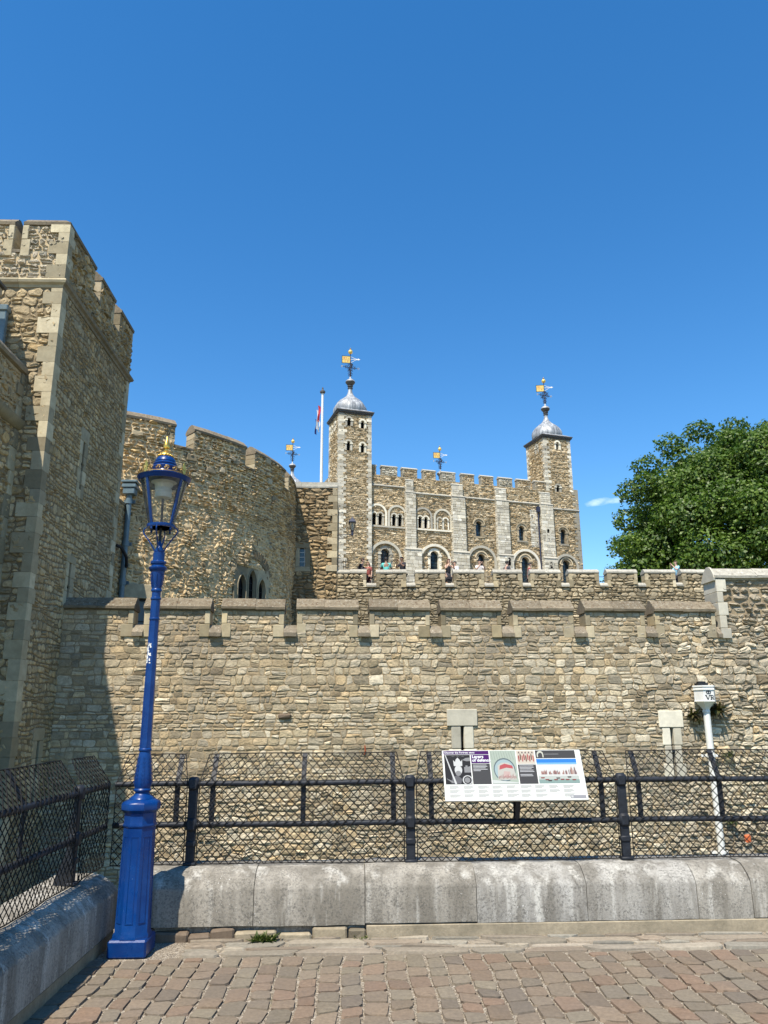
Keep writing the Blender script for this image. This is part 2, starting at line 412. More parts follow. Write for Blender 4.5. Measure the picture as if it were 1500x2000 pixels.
M['lettering'] = simple('black_lettering', (.02,.02,.02), .5)
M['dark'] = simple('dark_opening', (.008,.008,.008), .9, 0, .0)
M['window_glass'] = simple('leaded_glass', (.015,.028,.035), .15, 0, .6, var=(.03,.05,.055), vs_=2)
M['door_blue'] = simple('slate_blue_door_paint', (.05,.085,.105), .4, var=(.07,.11,.13), vs_=3)
M['pipe_blue'] = simple('grey_blue_pipe_paint', (.085,.135,.165), .4, var=(.13,.19,.22), vs_=6)
M['wood'] = simple('faded_wood', (.30,.24,.15), .7, var=(.38,.31,.21), vs_=4)
M['rust'] = simple('rust', (.33,.07,.02), .8, var=(.2,.05,.02), vs_=30)
M['orange'] = simple('orange_tile', (.50,.11,.03), .7)
def lead_mat():
    mt, nt, b = nmat('lead_roof'); t = NT(nt)
    st = t.noise(3.2, 4, .6, t.mapped((1, 1, .2)))
    c = t.ramp(st, [(.34, (.15,.16,.17)), (.5, (.27,.28,.29)), (.66, (.48,.49,.49))])
    t.l(c, b.inputs['Base Color']); b.inputs['Roughness'].default_value = .55; b.inputs['Metallic'].default_value = .15
    t.bump(t.noise(5, 4, .6), .3, .03, b)
    return mt
M['lead'] = lead_mat()
M['cornice'] = simple('dark_cornice', (.045,.045,.045), .7, var=(.09,.085,.08), vs_=2)
M['vane_gold'] = simple('gilded_vane', (.80,.56,.14), .4, .35, var=(.72,.50,.14), vs_=6)
M['vane_red'] = simple('vane_red', (.50,.10,.05), .6)
M['vane_dark'] = simple('vane_ironwork', (.02,.025,.05), .6)
M['flag_red'] = simple('flag_red', (.45,.03,.04), .8); M['flag_white'] = simple('flag_white', (.75,.75,.75), .8); M['flag_blue'] = simple('flag_blue', (.03,.05,.22), .8)
M['bark'] = simple('tree_bark', (.10,.08,.055), .9, var=(.20,.17,.12), vs_=3, bump=(8, .6, .05))
def leaf_mat(name, a, b_, c_):
    mt, nt, b = nmat(name); t = NT(nt)
    at = t.n('ShaderNodeAttribute', attribute_name='stone'); sp = t.n('ShaderNodeSeparateColor'); t.l(at.outputs['Color'], sp.inputs[0])
    c = t.ramp(sp.outputs[0], [(0, a), (.6, b_), (1, c_)])
    t.l(c, b.inputs['Base Color']); b.inputs['Roughness'].default_value = .5; b.inputs['Specular IOR Level'].default_value = .35
    tr = t.n('ShaderNodeBsdfTranslucent'); t.l(t.mix(1.0, c, (1.0, 1.5, .5), 'MULTIPLY'), tr.inputs[0])
    ms = t.n('ShaderNodeMixShader'); ms.inputs[0].default_value = .22
    t.l(b.outputs[0], ms.inputs[1]); t.l(tr.outputs[0], ms.inputs[2]); t.l(ms.outputs[0], nt.nodes['Material Output'].inputs[0])
    return mt
M['leaf'] = leaf_mat('plane_tree_leaf', (.038,.072,.008), (.078,.135,.015), (.145,.20,.03))
M['weed'] = leaf_mat('weed_leaf', (.05,.075,.015), (.09,.11,.03), (.16,.15,.06))
M['dry_weed'] = leaf_mat('dry_weed_leaf', (.04,.028,.012), (.08,.06,.025), (.06,.07,.02))
def glass_mat():
    mt, nt, b = nmat('lantern_glass'); t = NT(nt)
    g = t.n('ShaderNodeBsdfGlossy'); g.inputs['Roughness'].default_value = .08; g.inputs[0].default_value = (.9, .95, 1, 1)
    tr = t.n('ShaderNodeBsdfTransparent'); tr.inputs[0].default_value = (.88, .90, .87, 1)
    df = t.n('ShaderNodeBsdfDiffuse'); df.inputs[0].default_value = (.55, .55, .5, 1)
    fr = t.n('ShaderNodeFresnel'); fr.inputs[0].default_value = 1.45
    m1 = t.n('ShaderNodeMixShader'); t.l(fr.outputs[0], m1.inputs[0]); t.l(tr.outputs[0], m1.inputs[1]); t.l(g.outputs[0], m1.inputs[2])
    m2 = t.n('ShaderNodeMixShader'); t.l(t.ramp(t.noise(18, 5, .7), [(.35, .02), (.75, .13)]), m2.inputs[0]); t.l(m1.outputs[0], m2.inputs[1]); t.l(df.outputs[0], m2.inputs[2])
    t.l(m2.outputs[0], nt.nodes['Material Output'].inputs[0])
    return mt
M['glass'] = glass_mat()

# ------------------------------------------------------------------ masonry generator
def warp(P, seed, amp, wl):
    """smooth pseudo-random displacement of (u,v)"""
    rs = np.random.RandomState(seed); out = P.copy()
    for k in range(2):
        acc = 0
        for j in range(5):
            f = (2*math.pi/wl)*rs.uniform(.6, 1.6); a = rs.uniform(0, 2*math.pi); ph = rs.uniform(0, 6.28)
            acc = acc+np.sin((P[..., 0]*math.cos(a)+P[..., 1]*math.sin(a))*f+ph)
        out[..., k] = P[..., k]+amp*acc/2.2*(0.7 if k == 0 else 1)
    return out
def layout(u0, u1, v0, v1, h, w, holes, rs, split=.18, edge=None, hfun=None, hv=(.62, 1.45), wv=(.45, 1.6)):
    """coursed rubble quads; returns quads (N,4,2) and mortar rectangles"""
    brk = sorted(set([v0, v1]+[x for ho in holes for x in ho[2:4] if v0 < x < v1]))
    quads = []; rects = []
    for a, b in zip(brk[:-1], brk[1:]):
        v = a
        while v < b-1e-6:
            hh = (hfun(v) if hfun else h)*rs.uniform(*hv)
            if v+hh*1.55 > b: hh = b-v
            vt = v+hh
            forb = sorted([(ho[0], ho[1]) for ho in holes if ho[2] < vt-1e-4 and ho[3] > v+1e-4])
            segs = []; x = u0
            for p, q in forb:
                if p > x: segs.append((x, min(p, u1)))
                x = max(x, q)
            if x < u1: segs.append((x, u1))
            for p, q in segs:
                if q-p < .02: continue
                rects.append((p, q, v, vt))
                L = q-p; xs = [p]; tb = [0.]
                while True:
                    ww = w*rs.uniform(*wv)*(.7+.3*hh/h)
                    if xs[-1]+ww*1.4 > q: break
                    xs.append(xs[-1]+ww)
                xs.append(q)
                tilt = rs.uniform(-.13, .13, len(xs))*w; tilt[0] = tilt[-1] = 0
                for i in range(len(xs)-1):
                    l0, l1 = xs[i], xs[i+1]; t0, t1 = tilt[i], tilt[i+1]
                    if rs.rand() < split and hh > h*.95:
                        s_ = rs.uniform(.35, .65); vm = v+hh*s_; dv = rs.uniform(-.1, .1)*hh
                        quads.append(((l0-t0, v), (l1-t1, v), (l1, vm+dv), (l0, vm-dv)))
                        quads.append(((l0, vm-dv), (l1, vm+dv), (l1+t1, vt), (l0+t0, vt)))
                    else:
                        quads.append(((l0-t0, v), (l1-t1, v), (l1+t1, vt), (l0+t0, vt)))
            v = vt
    return np.array(quads), rects
def stone_geo(quads, rs, frame, gap, relief, rnd=.28, detail=2, bulge=.25, rough=.18, dfun=None, depth0=-.02, tonefun=None, relfun=None):
    """vectorised rounded stones -> verts (N,K,3), faces template, colour (N,3)"""
    N = len(quads); c = quads.mean(1, keepdims=True)
    A = quads; B = np.roll(quads, -1, 1)
    e = np.linalg.norm(B-A, axis=2); size = np.minimum(e[:, 0], e[:, 1])
    sc = lambda g: 1-np.clip(2*g/np.maximum(e.min(1), .01), 0, .7)[:, None, None]
    # inset per axis
    def inset(Q, g):
        w_ = (np.abs(Q[:, 1, 0]-Q[:, 0, 0])+np.abs(Q[:, 2, 0]-Q[:, 3, 0]))/2; h_ = (np.abs(Q[:, 3, 1]-Q[:, 0, 1])+np.abs(Q[:, 2, 1]-Q[:, 1, 1]))/2
        s = np.stack([1-np.clip(2*g/w_, 0, .75), 1-np.clip(2*g/h_, 0, .75)], -1)[:, None, :]
        return c+(Q-c)*s
    def oct_(Q, r):
        rr = np.clip(r*size[:, None, None], 0, 1e9)
        nx = np.roll(Q, -1, 1); pv = np.roll(Q, 1, 1)
        dn = (nx-Q)/np.maximum(np.linalg.norm(nx-Q, axis=2, keepdims=True), 1e-6); dp = (pv-Q)/np.maximum(np.linalg.norm(pv-Q, axis=2, keepdims=True), 1e-6)
        jr = rs.uniform(.5, 1.5, (N, 4, 1))
        P1 = Q+dp*rr*jr; P2 = Q+dn*rr*jr
        return np.stack([P1, P2], 2).reshape(N, 8, 2)
    rel = relief*rs.uniform(.45, 1.5, (N, 1))
    if relfun is not None: rel = rel*relfun(c[:, 0, 0], c[:, 0, 1])[:, None]
    tl = rs.uniform(-.5, .5, (N, 2))*rough*2
    def lvl(P2, d):
        k = P2.shape[1]; o = (P2-c)/np.maximum(size[:, None, None], .01)
        dd = d*rel+(o*tl[:, None, :]).sum(2)*rel*(1 if np.ndim(d) == 0 and d > 0 else 0)+rs.uniform(-1, 1, (N, k))*rel*rough*(1 if d > 0 else 0)
        return np.concatenate([P2, dd[..., None]], 2)
    if detail == 0:
        q0 = inset(A, gap); q1 = inset(A, gap+relief*.5)
        q1 = q1+rs.uniform(-1, 1, q1.shape)*size[:, None, None]*.05
        V = np.concatenate([np.concatenate([q0, np.full((N, 4, 1), depth0)], 2), lvl(q1, 1.)], 1)
        F = [(4, 5, 6, 7)]+[(i, (i+1) % 4, 4+(i+1) % 4, 4+i) for i in range(4)]
    else:
        base = oct_(inset(A, gap), rnd)
        top = oct_(inset(A, gap+relief*(.45 if detail == 2 else .6)), rnd)
        top = top+rs.uniform(-1, 1, top.shape)*size[:, None, None]*.045
        cc = c+rs.uniform(-.18, .18, c.shape)*size[:, None, None]
        if detail == 2:
            top2 = oct_(c+(inset(A, gap+relief*.6)-c)*.66, rnd)
            top2 = top2+rs.uniform(-1, 1, top2.shape)*size[:, None, None]*.06
            V = np.concatenate([np.concatenate([base, np.full((N, 8, 1), depth0)], 2), lvl(top, .8), lvl(top2, 1.), lvl(cc, 1.+bulge*.4)], 1)
            F = []
            for r_ in (0, 8): F += [(r_+i, r_+(i+1) % 8, r_+8+(i+1) % 8, r_+8+i) for i in range(8)]
            F += [(16+i, 16+(i+1) % 8, 24) for i in range(8)]
        else:
            V = np.concatenate([np.concatenate([base, np.full((N, 8, 1), depth0)], 2), lvl(top, .85), lvl(cc, 1.+bulge)], 1)
            F = [(i, (i+1) % 8, 8+(i+1) % 8, 8+i) for i in range(8)]+[(8+i, 8+(i+1) % 8, 16) for i in range(8)]
    if dfun is not None: V[..., 2] += dfun(c[:, 0, 0], c[:, 0, 1])[:, None]
    tone = rs.rand(N); val = np.clip(rs.normal(.5, .2, N), 0, 1)
    if tonefun is not None: tone, val = tonefun(c[:, 0, 0], c[:, 0, 1], tone, val, rs)
    colr = np.stack([tone, val, rs.rand(N), np.ones(N)], -1)
    return frame.arr(V), F, colr, size*e.max(1)
def emit_stones(V, F, colr, size, mats, parent, part, ntop=0, matidx=None, stuff='rubble_infill', prio=None, viewc=None):
    """the ntop largest stones become objects of their own, the rest one joined part"""
    N, K = V.shape[:2]
    order = np.argsort(-(prio if prio is not None else size)); top = order[:ntop]; rest = order[ntop:]
    for i in top:
        mat = mats if not isinstance(mats, list) else mats[matidx[i]]
        mesh_obj(part, V[i], F, mat, parent, attr=np.repeat(colr[i][None], K, 0))
    if len(rest):
        groups = [(mats, rest)] if not isinstance(mats, list) else [(mm, rest[matidx[rest] == j]) for j, mm in enumerate(mats)]
        for mm, idx in groups:
            if not len(idx): continue
            n = len(idx); VV = V[idx].reshape(-1, 3)
            FF = []
            for L in sorted(set(len(f) for f in F)):
                ft = np.array([f for f in F if len(f) == L]); FF += (ft[None]+np.arange(n)[:, None, None]*K).reshape(-1, L).tolist()
            o = mesh_obj(stuff, VV, FF, mm, parent, attr=np.repeat(colr[idx], K, 0)); o['kind'] = 'stuff'
def mortar(rects, frame, mat, parent, name='mortar_face', sub=.6, dfun=None, d=0.0, wseed=None):
    P = []; F = []
    for (a, b, v0, v1) in rects:
        n = max(1, int(math.ceil((b-a)/sub)))
        for k in range(n):
            x0 = a+(b-a)*k/n; x1 = a+(b-a)*(k+1)/n; q = len(P)
            P += [(x0, v0, d), (x1, v0, d), (x1, v1, d), (x0, v1, d)]; F.append((q, q+1, q+2, q+3))
    P = np.array(P, float)
    if dfun is not None: P[:, 2] += dfun(P[:, 0], P[:, 1])
    V = frame.arr(P)
    return mesh_obj(name, V, F, mat, parent)
def face(frame, u0, u1, v0, v1, parent, mat, mmat, h=.14, w=.26, gap=.008, relief=.03, holes=(), seed=1, detail=2, ntop=0, part='stone', stuff='rubble_infill',
         wamp=.02, wwl=.7, rnd=.28, split=.18, dfun=None, tonefun=None, vis=None, rough=.18, matfun=None, hfun=None, visf=None, mort=True, relfun=None, hv=(.62, 1.45), wv=(.45, 1.6)):
    rs = np.random.RandomState(seed)
    q, rects = layout(u0, u1, v0, v1, h, w, list(holes), rs, split, hfun=hfun, hv=hv, wv=wv)
    q2 = warp(q, seed+5, wamp, wwl)
    if relfun is not None: q2 = q+(q2-q)*np.minimum(relfun(q[..., 0], q[..., 1]), 2.2)[..., None]
    q = q2
    # keep inside outer limits
    q[..., 0] = np.clip(q[..., 0], u0, u1); q[..., 1] = np.clip(q[..., 1], v0, v1)
    V, F, colr, size = stone_geo(q, rs, frame, gap, relief, rnd, detail, rough=rough, dfun=dfun, tonefun=tonefun, relfun=relfun)
    prio = None
    if ntop:
        cc = V.mean(1); dist = np.linalg.norm(cc-np.array((0, 0, 1.6)), axis=1)
        prio = size/dist**2
        if vis is not None:
            cu_, cv_ = q[..., 0].mean(1), q[..., 1].mean(1)
            prio = prio*np.where((cu_ > vis[0]) & (cu_ < vis[1]) & (cv_ > vis[2]) & (cv_ < vis[3]), 1, 1e-3)
    mi = None
    if matfun is not None: mi = matfun(q[..., 0].mean(1), q[..., 1].mean(1), rs)
    emit_stones(V, F, colr, size, mat, parent, part, ntop, mi, stuff, prio)
    if mort: mortar(rects, frame, mmat, parent, dfun=dfun)
    return rects

def arch_pts(w, h, n=10, pointed=False, u=0, v=0):
    """outline of an arched opening: bottom-left, up, over, bottom-right"""
    pts = [(u-w/2, v)]
    if pointed:
        sp = h-w*.95
        for i in range(n+1):
            a = math.pi-(math.pi/3)*i/n; pts.append((u+w/2+w*math.cos(a), v+sp+w*math.sin(a)*1.09))
        for i in range(1, n+1):
            a = math.pi/3-(math.pi/3)*i/n; pts.append((u-w/2+w*math.cos(a), v+sp+w*math.sin(a)*1.09))
    else:
        sp = h-w/2
        for i in range(2*n+1):
            a = math.pi-math.pi*i/(2*n); pts.append((u+w/2*math.cos(a), v+sp+w/2*math.sin(a)))
    pts.append((u+w/2, v)); return pts
def plate_pts(pts, u0, u1, v0, v1):
    """outer outline with as many points as pts, on the rectangle"""
    n = len(pts); out = []
    cu_ = sum(p[0] for p in pts)/n; 
    for i, p in enumerate(pts):
        if i == 0: out.append((u0, v0))
        elif i == n-1: out.append((u1, v0))
        else:
            t = (i-1)/(n-3)
            W = u1-u0; H = v1-pts[1][1]; tot = 2*H+W; s = t*tot
            if s <= H: out.append((u0, pts[1][1]+s))
            elif s <= H+W: out.append((u0+s-H, v1))
            else: out.append((u1, v1-(s-H-W)))
    return out

# =================================================================== GROUND
def structure(o, ): o['kind'] = 'structure'; return o
g_ = MB(); g_.box(-2500, -2500, -3.4, 2500, 3500, -3.1); structure(g_.build('ground', M['grass']))
g_ = MB(); g_.box(-250, 33.4, -3.05, 250, 400, 3.6); structure(g_.build('castle_ground', M['ground']))
pv = empty('quay_paving', (0, 3, 0)); structure(pv)
g_ = MB(); g_.box(-2.1, -250, -3.0, 200, 6.80, -.012); g_.build('paving_bed', M['joint'], pv)
FR_G = Plane((0, 0, -.004), (0, 1, 0), (0, 0, 1), (1, 0, 0))
face(FR_G, 1.6, 5.93, -1.84, 5.6, pv, M['sett'], None, h=.140, w=.180, gap=.0070, relief=.0065, hv=(.88, 1.14), wv=(.72, 1.3), holes=[(5.90, 6.3, -1.85, -1.32)], seed=11, ntop=225, part='sett', stuff='outer_setts',
     wamp=.011, wwl=.8, rnd=.13, split=.0, mort=False, rough=.25)
FR_E = Plane((0, 0, -.004), (1, 0, 0), (0, 0, 1), (0, 1, 0))
def edge_tone(u, v, tone, val, rs): return tone, np.clip(val+.1, 0, 1)
face(FR_E, -1.25, 5.6, 5.94, 6.375, pv, M['edge_sett'], None, h=.11, w=.36, gap=.010, relief=.011, seed=13, ntop=75, part='edging_sett', stuff='outer_edging_setts',
     wamp=.012, wwl=.9, rnd=.2, split=.0, mort=False, tonefun=edge_tone)

# =================================================================== LOW QUAY WALL
def jog(prof, rs, a): return [(d+rs.uniform(-a, a), v+rs.uniform(-a, a)) for d, v in prof]
rsj = random.Random(3)
LW_PROF = [(0, .085), (0, .33), (-.010, .352), (-.05, .395), (-.10, .432), (-.135, .450), (-.20, .463), (-.44, .468), (-.44, -.6), (-.04, -.6), (-.04, .085)]
def quay_wall(name, fr, joints, label, extra=None):
    w_ = empty(name, fr.pts([(joints[0], 0, 0)])[0], label, 'wall')
    for a, b in zip(joints[:-1], joints[1:]):
        mb = MB(); off = rsj.uniform(-.004, .004); lift = rsj.uniform(-.006, .006)
        n = 8; P = []
        prof = LW_PROF; k_ = len(prof)
        for k in range(n+1):
            u = a+.0025+(b-a-.005)*k/n
            e_ = .003 if k in (0, n) else 0
            for d, v in prof: P.append((u, v+(lift if v > 0 else 0)+rsj.uniform(-.0025, .0025)-(e_ if v > .35 else 0), d+off+rsj.uniform(-.0025, .0025)-(e_ if d > -.01 else 0)))
        F = [(k*k_+i, k*k_+(i+1) % k_, (k+1)*k_+(i+1) % k_, (k+1)*k_+i) for k in range(n) for i in range(k_)]
        F += [tuple(range(k_-1, -1, -1)), tuple(range(n*k_, n*k_+k_))]
        mb.add(fr.pts(P), F); mb.build('wall_block', M['kerbwall'], w_, smooth='auto')
    return w_
FR_LW = Plane((0, 6.38, 0), (1, .008, 0), (.008, -1, 0))
lw = quay_wall('front_quay_wall', FR_LW, [-1.79, -.79, .05, .90, 1.75, 2.61, 3.04, 3.92, 4.8, 5.7], 'low weathered grey stone wall running along the far edge of the cobbles, carrying the black fence')
mb = MB(); mb.fbox(FR_LW, .06, 5.7, -.05, .078, -.03, .004, .006); mb.build('plinth', M['plinth'], lw)
rsx = np.random.RandomState(4)
xs = [-1.79, -1.52, -1.26, -1.1, -.92, -.60, -.35, -.08, .055]
for i in range(len(xs)-1):
    mb = MB(); mb.fbox(FR_LW, xs[i]+.006, xs[i+1]-.006, -.03, .072-.018*(i % 3), -.05, .012+.02*rsx.rand() if i != 4 else .03, .012, .008)
    mb.build('plinth_stone', M['plinth'] if i in (5, 6, 7, 4) else M['sett'], lw)
FR_LL = Plane((-1.80, 0, 0), (0, 1, 0), (1, 0, 0))
LWL = [-4.2, -3.3, -2.4, -1.5, -.65, .2, 1.05, 1.9, 2.76, 3.6, 4.45, 5.34, 6.378]
lwl = quay_wall('left_quay_wall', FR_LL, LWL, 'low grey stone wall running away on the left, half in shade beside the lamp post')
mb = MB(); mb.fbox(FR_LL, -4.2, 6.37, -.05, .078, -.035, -.012, .006); mb.build('plinth', M['plinth'], lwl)

# weeds
def leaves(c, n, spread, size, upness, rs, hgt=1.0):
    """blades radiating from a point"""
    V = []; F = []; A = []
    for _ in range(n):
        a = rs.uniform(0, 2*math.pi); el = rs.uniform(*upness); L = size*rs.uniform(.5, 1.2); b = Vector(c)+Vector((rs.uniform(-1, 1)*spread, rs.uniform(-1, 1)*spread*.4, 0))
        d = Vector((math.cos(a)*math.cos(el), math.sin(a)*math.cos(el), math.sin(el)*hgt)); s_ = Vector((-math.sin(a), math.cos(a), 0))*L*.13
        q = len(V); V += [b, b+d*L*.5+s_, b+d*L-Vector((0, 0, L*.15)), b+d*L*.5-s_]; F.append((q, q+1, q+2, q+3)); A += [(rs.random(), .5, .5, 1)]*4
    return V, F, A
rr_ = random.Random(5)
V, F, A = leaves((-.70, 6.30, 0), 130, .07, .085, (.1, 1.2), rr_)
tag(mesh_obj('weed_tuft', V, F, M['weed'], attr=A), 'small green weed tuft growing between cobbles at the foot of the low wall', 'weed')
V, F, A = leaves((.03, 6.33, 0), 30, .05, .04, (.1, 1.0), rr_)
tag(mesh_obj('weed_sprig', V, F, M['weed'], attr=A), 'tiny weed sprig at the wall foot, to the right of the bigger weed tuft', 'weed')

# =================================================================== FENCES
def chain_panel(name, fr, u0, u1, v0, vr, vt, lean, parent, taper=.05, pitch=.068, r=.0036):
    """chain link between u0..u1, vertical up to vr then leaning out to vt"""
    mb = MB(); H = vt-v0; sl = 1.0
    rs = random.Random(hash((round(u0*100), round(v0*100))) % 1000)
    def P(u, v, off=0):
        d = 0
        if v > vr:
            t = (v-vr)/(vt-vr); d = -lean*t
            mid = (u0+u1)/2; u = mid+(u-mid)*(1-taper*t*2/(u1-u0))
        w = .006*math.sin(u*7.3+v*5)+.004*math.sin(u*17+v*13)
        return (u+.003*math.sin(v*31+u*9), v+.003*math.sin(u*27), d+off+w)
    for fam in (1, -1):
        a = u0-H; k = 0
        while a < u1+H:
            # line u = a + fam*(v-v0)
            lo, hi = v0, vt
            if fam > 0: lo = max(lo, v0+(u0-a)); hi = min(hi, v0+(u1-a))
            else: lo = max(lo, v0+(a-u1)); hi = min(hi, v0+(a-u0))
            if hi-lo > .02:
                n = max(2, int((hi-lo)/.12)+1)
                vs2 = sorted(set([lo+(hi-lo)*i/n for i in range(n+1)]+([vr] if lo < vr < hi else [])))
                mb.tube(fr.pts([P(a+fam*(v-v0), v, .0035*fam) for v in vs2]), r, 4)
            a += pitch
    for L in ([(u0, v) for v in (v0, vr, vt)], [(u1, v) for v in (v0, vr, vt)], [(u0+(u1-u0)*i/8, v0) for i in range(9)], [(u0+(u1-u0)*i/8, vt) for i in range(9)]):
        mb.tube(fr.pts([P(*q) for q in L]), .0042, 5)
    mb.build(name, M['wire'], parent)
def fence_post(fr, u, parent, d0=-.02, base=.466, top=1.125, w=.037):
    mb = MB()
    mb.fbox(fr, u-w, u+w, base, top-.02, d0-.016, d0+.016, .006)
    for z in (1.075, .765):
        mb.fbox(fr, u-w-.006, u+w+.006, z-.05, z+.052, d0-.035, d0+.036, .018)
    mb.fbox(fr, u-w-.004, u+w+.004, .60, .645, d0-.02, d0+.026, .008)
    mb.fbox(fr, u-w-.012, u+w+.012, base, base+.022, d0-.04, d0+.04, .006)
    mb.build('post', M['iron'], parent, smooth='auto')
def fence_upright(fr, u, parent, lean=.13, top=1.30, d0=-.045):
    mb = MB(); w = .0205
    q = [(u, .735), (u, 1.085), (u, top)]
    P = []
    for (uu_, v), d in zip(q, (d0, d0, d0-lean)):
        P += [(uu_-w, v, d-.006), (uu_+w, v, d-.006), (uu_+w, v, d+.006), (uu_-w, v, d+.006)]
    F = [(k*4+i, k*4+(i+1) % 4, (k+1)*4+(i+1) % 4, (k+1)*4+i) for k in range(2) for i in range(4)]+[(3, 2, 1, 0), (8, 9, 10, 11)]
    mb.add(fr.pts(P), F)
    for v in (.80, 1.04):
        mb.lathe(fr.pts([(u, v, d0+.006)])[0], [(.013, -.013), (.013, .013)], 8)
    mb.build('upright', M['iron'], parent)
def make_fence(name, label, fr, u0, u1, posts, ups, panels):
    f = empty(name, fr.pts([(u0, .47, 0)])[0], label, 'fence')
    for z in (1.075, .765):
        mb = MB(); n = 14; mb.tube(fr.pts([(u0+(u1-u0)*i/n, z+.003*math.sin(i*1.7), -.02) for i in range(n+1)]), .022, 10); mb.build('rail', M['iron'], f, smooth='auto')
    for p in posts: fence_post(fr, p, f)
    for p in ups: fence_upright(fr, p, f)
    for a, b in panels: chain_panel('mesh_panel', fr, a, b, .475, 1.09, 1.302, .13, f)
    return f
FR_F = Plane((0, 6.63, 0), (1, .008, 0), (.008, -1, 0))
make_fence('front_fence', 'black iron fence with chain link mesh on the low wall facing the viewer', FR_F, -1.96, 5.4,
           [-1.335, .42, 2.17, 3.95], [-1.47, -1.185, -.45, .285, .595, 1.29, 2.01, 2.325, 3.01, 3.75, 4.15], [(-1.95, -1.385), (-1.285, .37), (.47, 2.115), (2.225, 3.90), (4.0, 5.4)])
FR_FL = Plane((-1.99, 0, 0), (0, 1, 0), (1, 0, 0))
lf = make_fence('left_fence', 'black chain link fence receding along the left wall, seen almost edge on', FR_FL, -4.1, 6.60,
           [5.93, 4.18, 2.43, .68, -1.1], [5.05, 4.35, 4.02, 3.3, 2.6, 2.2, 1.5], [(5.98, 6.58), (4.24, 5.88), (2.49, 4.12), (.74, 2.37), (-1.0, .62)])
mb = MB(); mb.poly(Plane((-2.03, 5.93, 0), (-1, 0, 0), (0, -1, 0)), [(-.03, .468), (.10, .468), (.075, .56), (.03, .66), (.015, .9), (-.03, 1.1)], -.025, .025); mb.build('brace_foot', M['iron'], lf)

# =================================================================== LAMP POST
LX, LY = -1.60, 6.085
lp = empty('lamp_post', (LX, LY, 0), 'tall royal blue street lamp with gilded finial in the corner of the low walls', 'street lamp')
OC = math.pi/8
def lat(name, prof, mat, n=32, rot=0, parent=lp, smooth='auto'):
    mb = MB(); mb.lathe((LX, LY, 0), prof, n, rot=rot); return mb.build(name, mat, parent, smooth=smooth)
mb = MB(); FL = Plane((LX, LY, 0), (1, 0, 0), (0, -1, 0))
mb.fbox(FL, -.134, .134, -.01, .105, -.134, .134, .012); mb.build('plinth_block', M['blue'], lp)
k8 = 1/math.cos(OC)
def oct_lat(name, prof, par=lp): return lat(name, [(r*k8, z) for r, z in prof], M['blue'], 8, OC, par)
ped = oct_lat('pedestal', [(.126, .105), (.123, .125), (.1145, .14), (.1045, .80), (.1045, .825), (.110, .832), (.112, .845), (.105, .858), (.105, .925), (.116, .935), (.128, .948), (.130, .985), (.121, 1.0), (.084, 1.02)])
# raised frames of the sunk panels
for k in range(8):
    a = k*math.pi/4-math.pi/2; nx, ny = math.cos(a), math.sin(a)
    fr = Plane((LX, LY, 0), (-ny, nx, 0), (nx, ny, 0)); mb = MB()
    def dd(z): return .1145-(z-.14)*(.0100/.66)+.0002
    hw = .028
    for (ua, va, ub, vb) in ((-hw, .20, -hw+.006, .77), (hw, .20, hw-.006, .77)):
        P = [(ua, va, dd(va)), (ub, va, dd(va)+.0022), (ub, vb, dd(vb)+.0022), (ua, vb, dd(vb)), (ua, va, dd(va)-.01), (ub, va, dd(va)-.01), (ub, vb, dd(vb)-.01), (ua, vb, dd(vb)-.01)]
        mb.add(fr.pts(P), [(0,1,2,3), (4,7,6,5), (0,4,5,1), (2,6,7,3), (0,3,7,4), (1,5,6,2)])
    for v in (.20, .764): mb.fbox(fr, -hw, hw, v, v+.006, dd(v)-.01, dd(v)+.0022)
    mb.build('panel_moulding', M['blue'], ped)
lat('lower_bell', [(.088, 1.02), (.082, 1.03), (.060, 1.045), (.052, 1.055), (.050, 1.065), (.060, 1.072), (.063, 1.082), (.056, 1.092), (.060, 1.105), (.064, 1.13), (.060, 1.18), (.052, 1.26), (.044, 1.33), (.040, 1.352), (.047, 1.358), (.048, 1.368), (.041, 1.376)], M['blue'])
oct_lat('shaft', [(.040, 1.376), (.0335, 2.34), (.033, 2.50)])
lat('shaft_rings', [(.034, 2.33), (.040, 2.335), (.040, 2.347), (.034, 2.352), (.034, 2.49), (.041, 2.495), (.041, 2.507), (.034, 2.512), (.034, 2.555), (.042, 2.56), (.042, 2.572), (.036, 2.58)], M['blue'])
cap = lat('capital', [(.036, 2.57), (.040, 2.60), (.046, 2.65), (.050, 2.69), (.052, 2.715), (.062, 2.725), (.069, 2.738), (.070, 2.748), (.062, 2.756), (.050, 2.762), (.050, 2.772), (.060, 2.778), (.062, 2.792), (.056, 2.80), (.045, 2.804), (.045, 2.868), (.03, 2.872)], M['blue'])
# acanthus leaves at capital and at the bell below
def leaf_relief(z0, z1, r0, r1, n, parent):
    for k in range(n):
        a = 2*math.pi*k/n+.2; mb = MB(); rows = 7
        for side in (-1, 1):
            for i in range(rows):
                t0 = i/rows; zc = z0+(z1-z0)*t0; rr0 = r0+(r1-r0)*t0
                w = (1-.75*t0)*2.2*r0/n*1.1
                pa = a; pb = a+side*w/rr0
                q = [(rr0+.004, pa, zc), (rr0+.0075, (pa+pb)/2, zc+.016), (rr0+.002, pb, zc+.03), (rr0+.0045, (pa+pb)/2, zc+.005)]
                mb.add([(LX+r*math.cos(b), LY+r*math.sin(b), z) for r, b, z in q], [(0, 1, 2, 3)])
        mb.build('leaf_relief', M['blue'], parent)
leaf_relief(2.585, 2.69, .037, .050, 8, cap)
bell = [o for o in lp.children if o.name.startswith('lower_bell')][0]
leaf_relief(1.12, 1.32, .064, .043, 8, bell)
lat('neck', [(.03, 2.872), (.034, 2.885), (.026, 2.91), (.017, 2.94), (.010, 2.965), (.010, 2.97)], M['blue'])
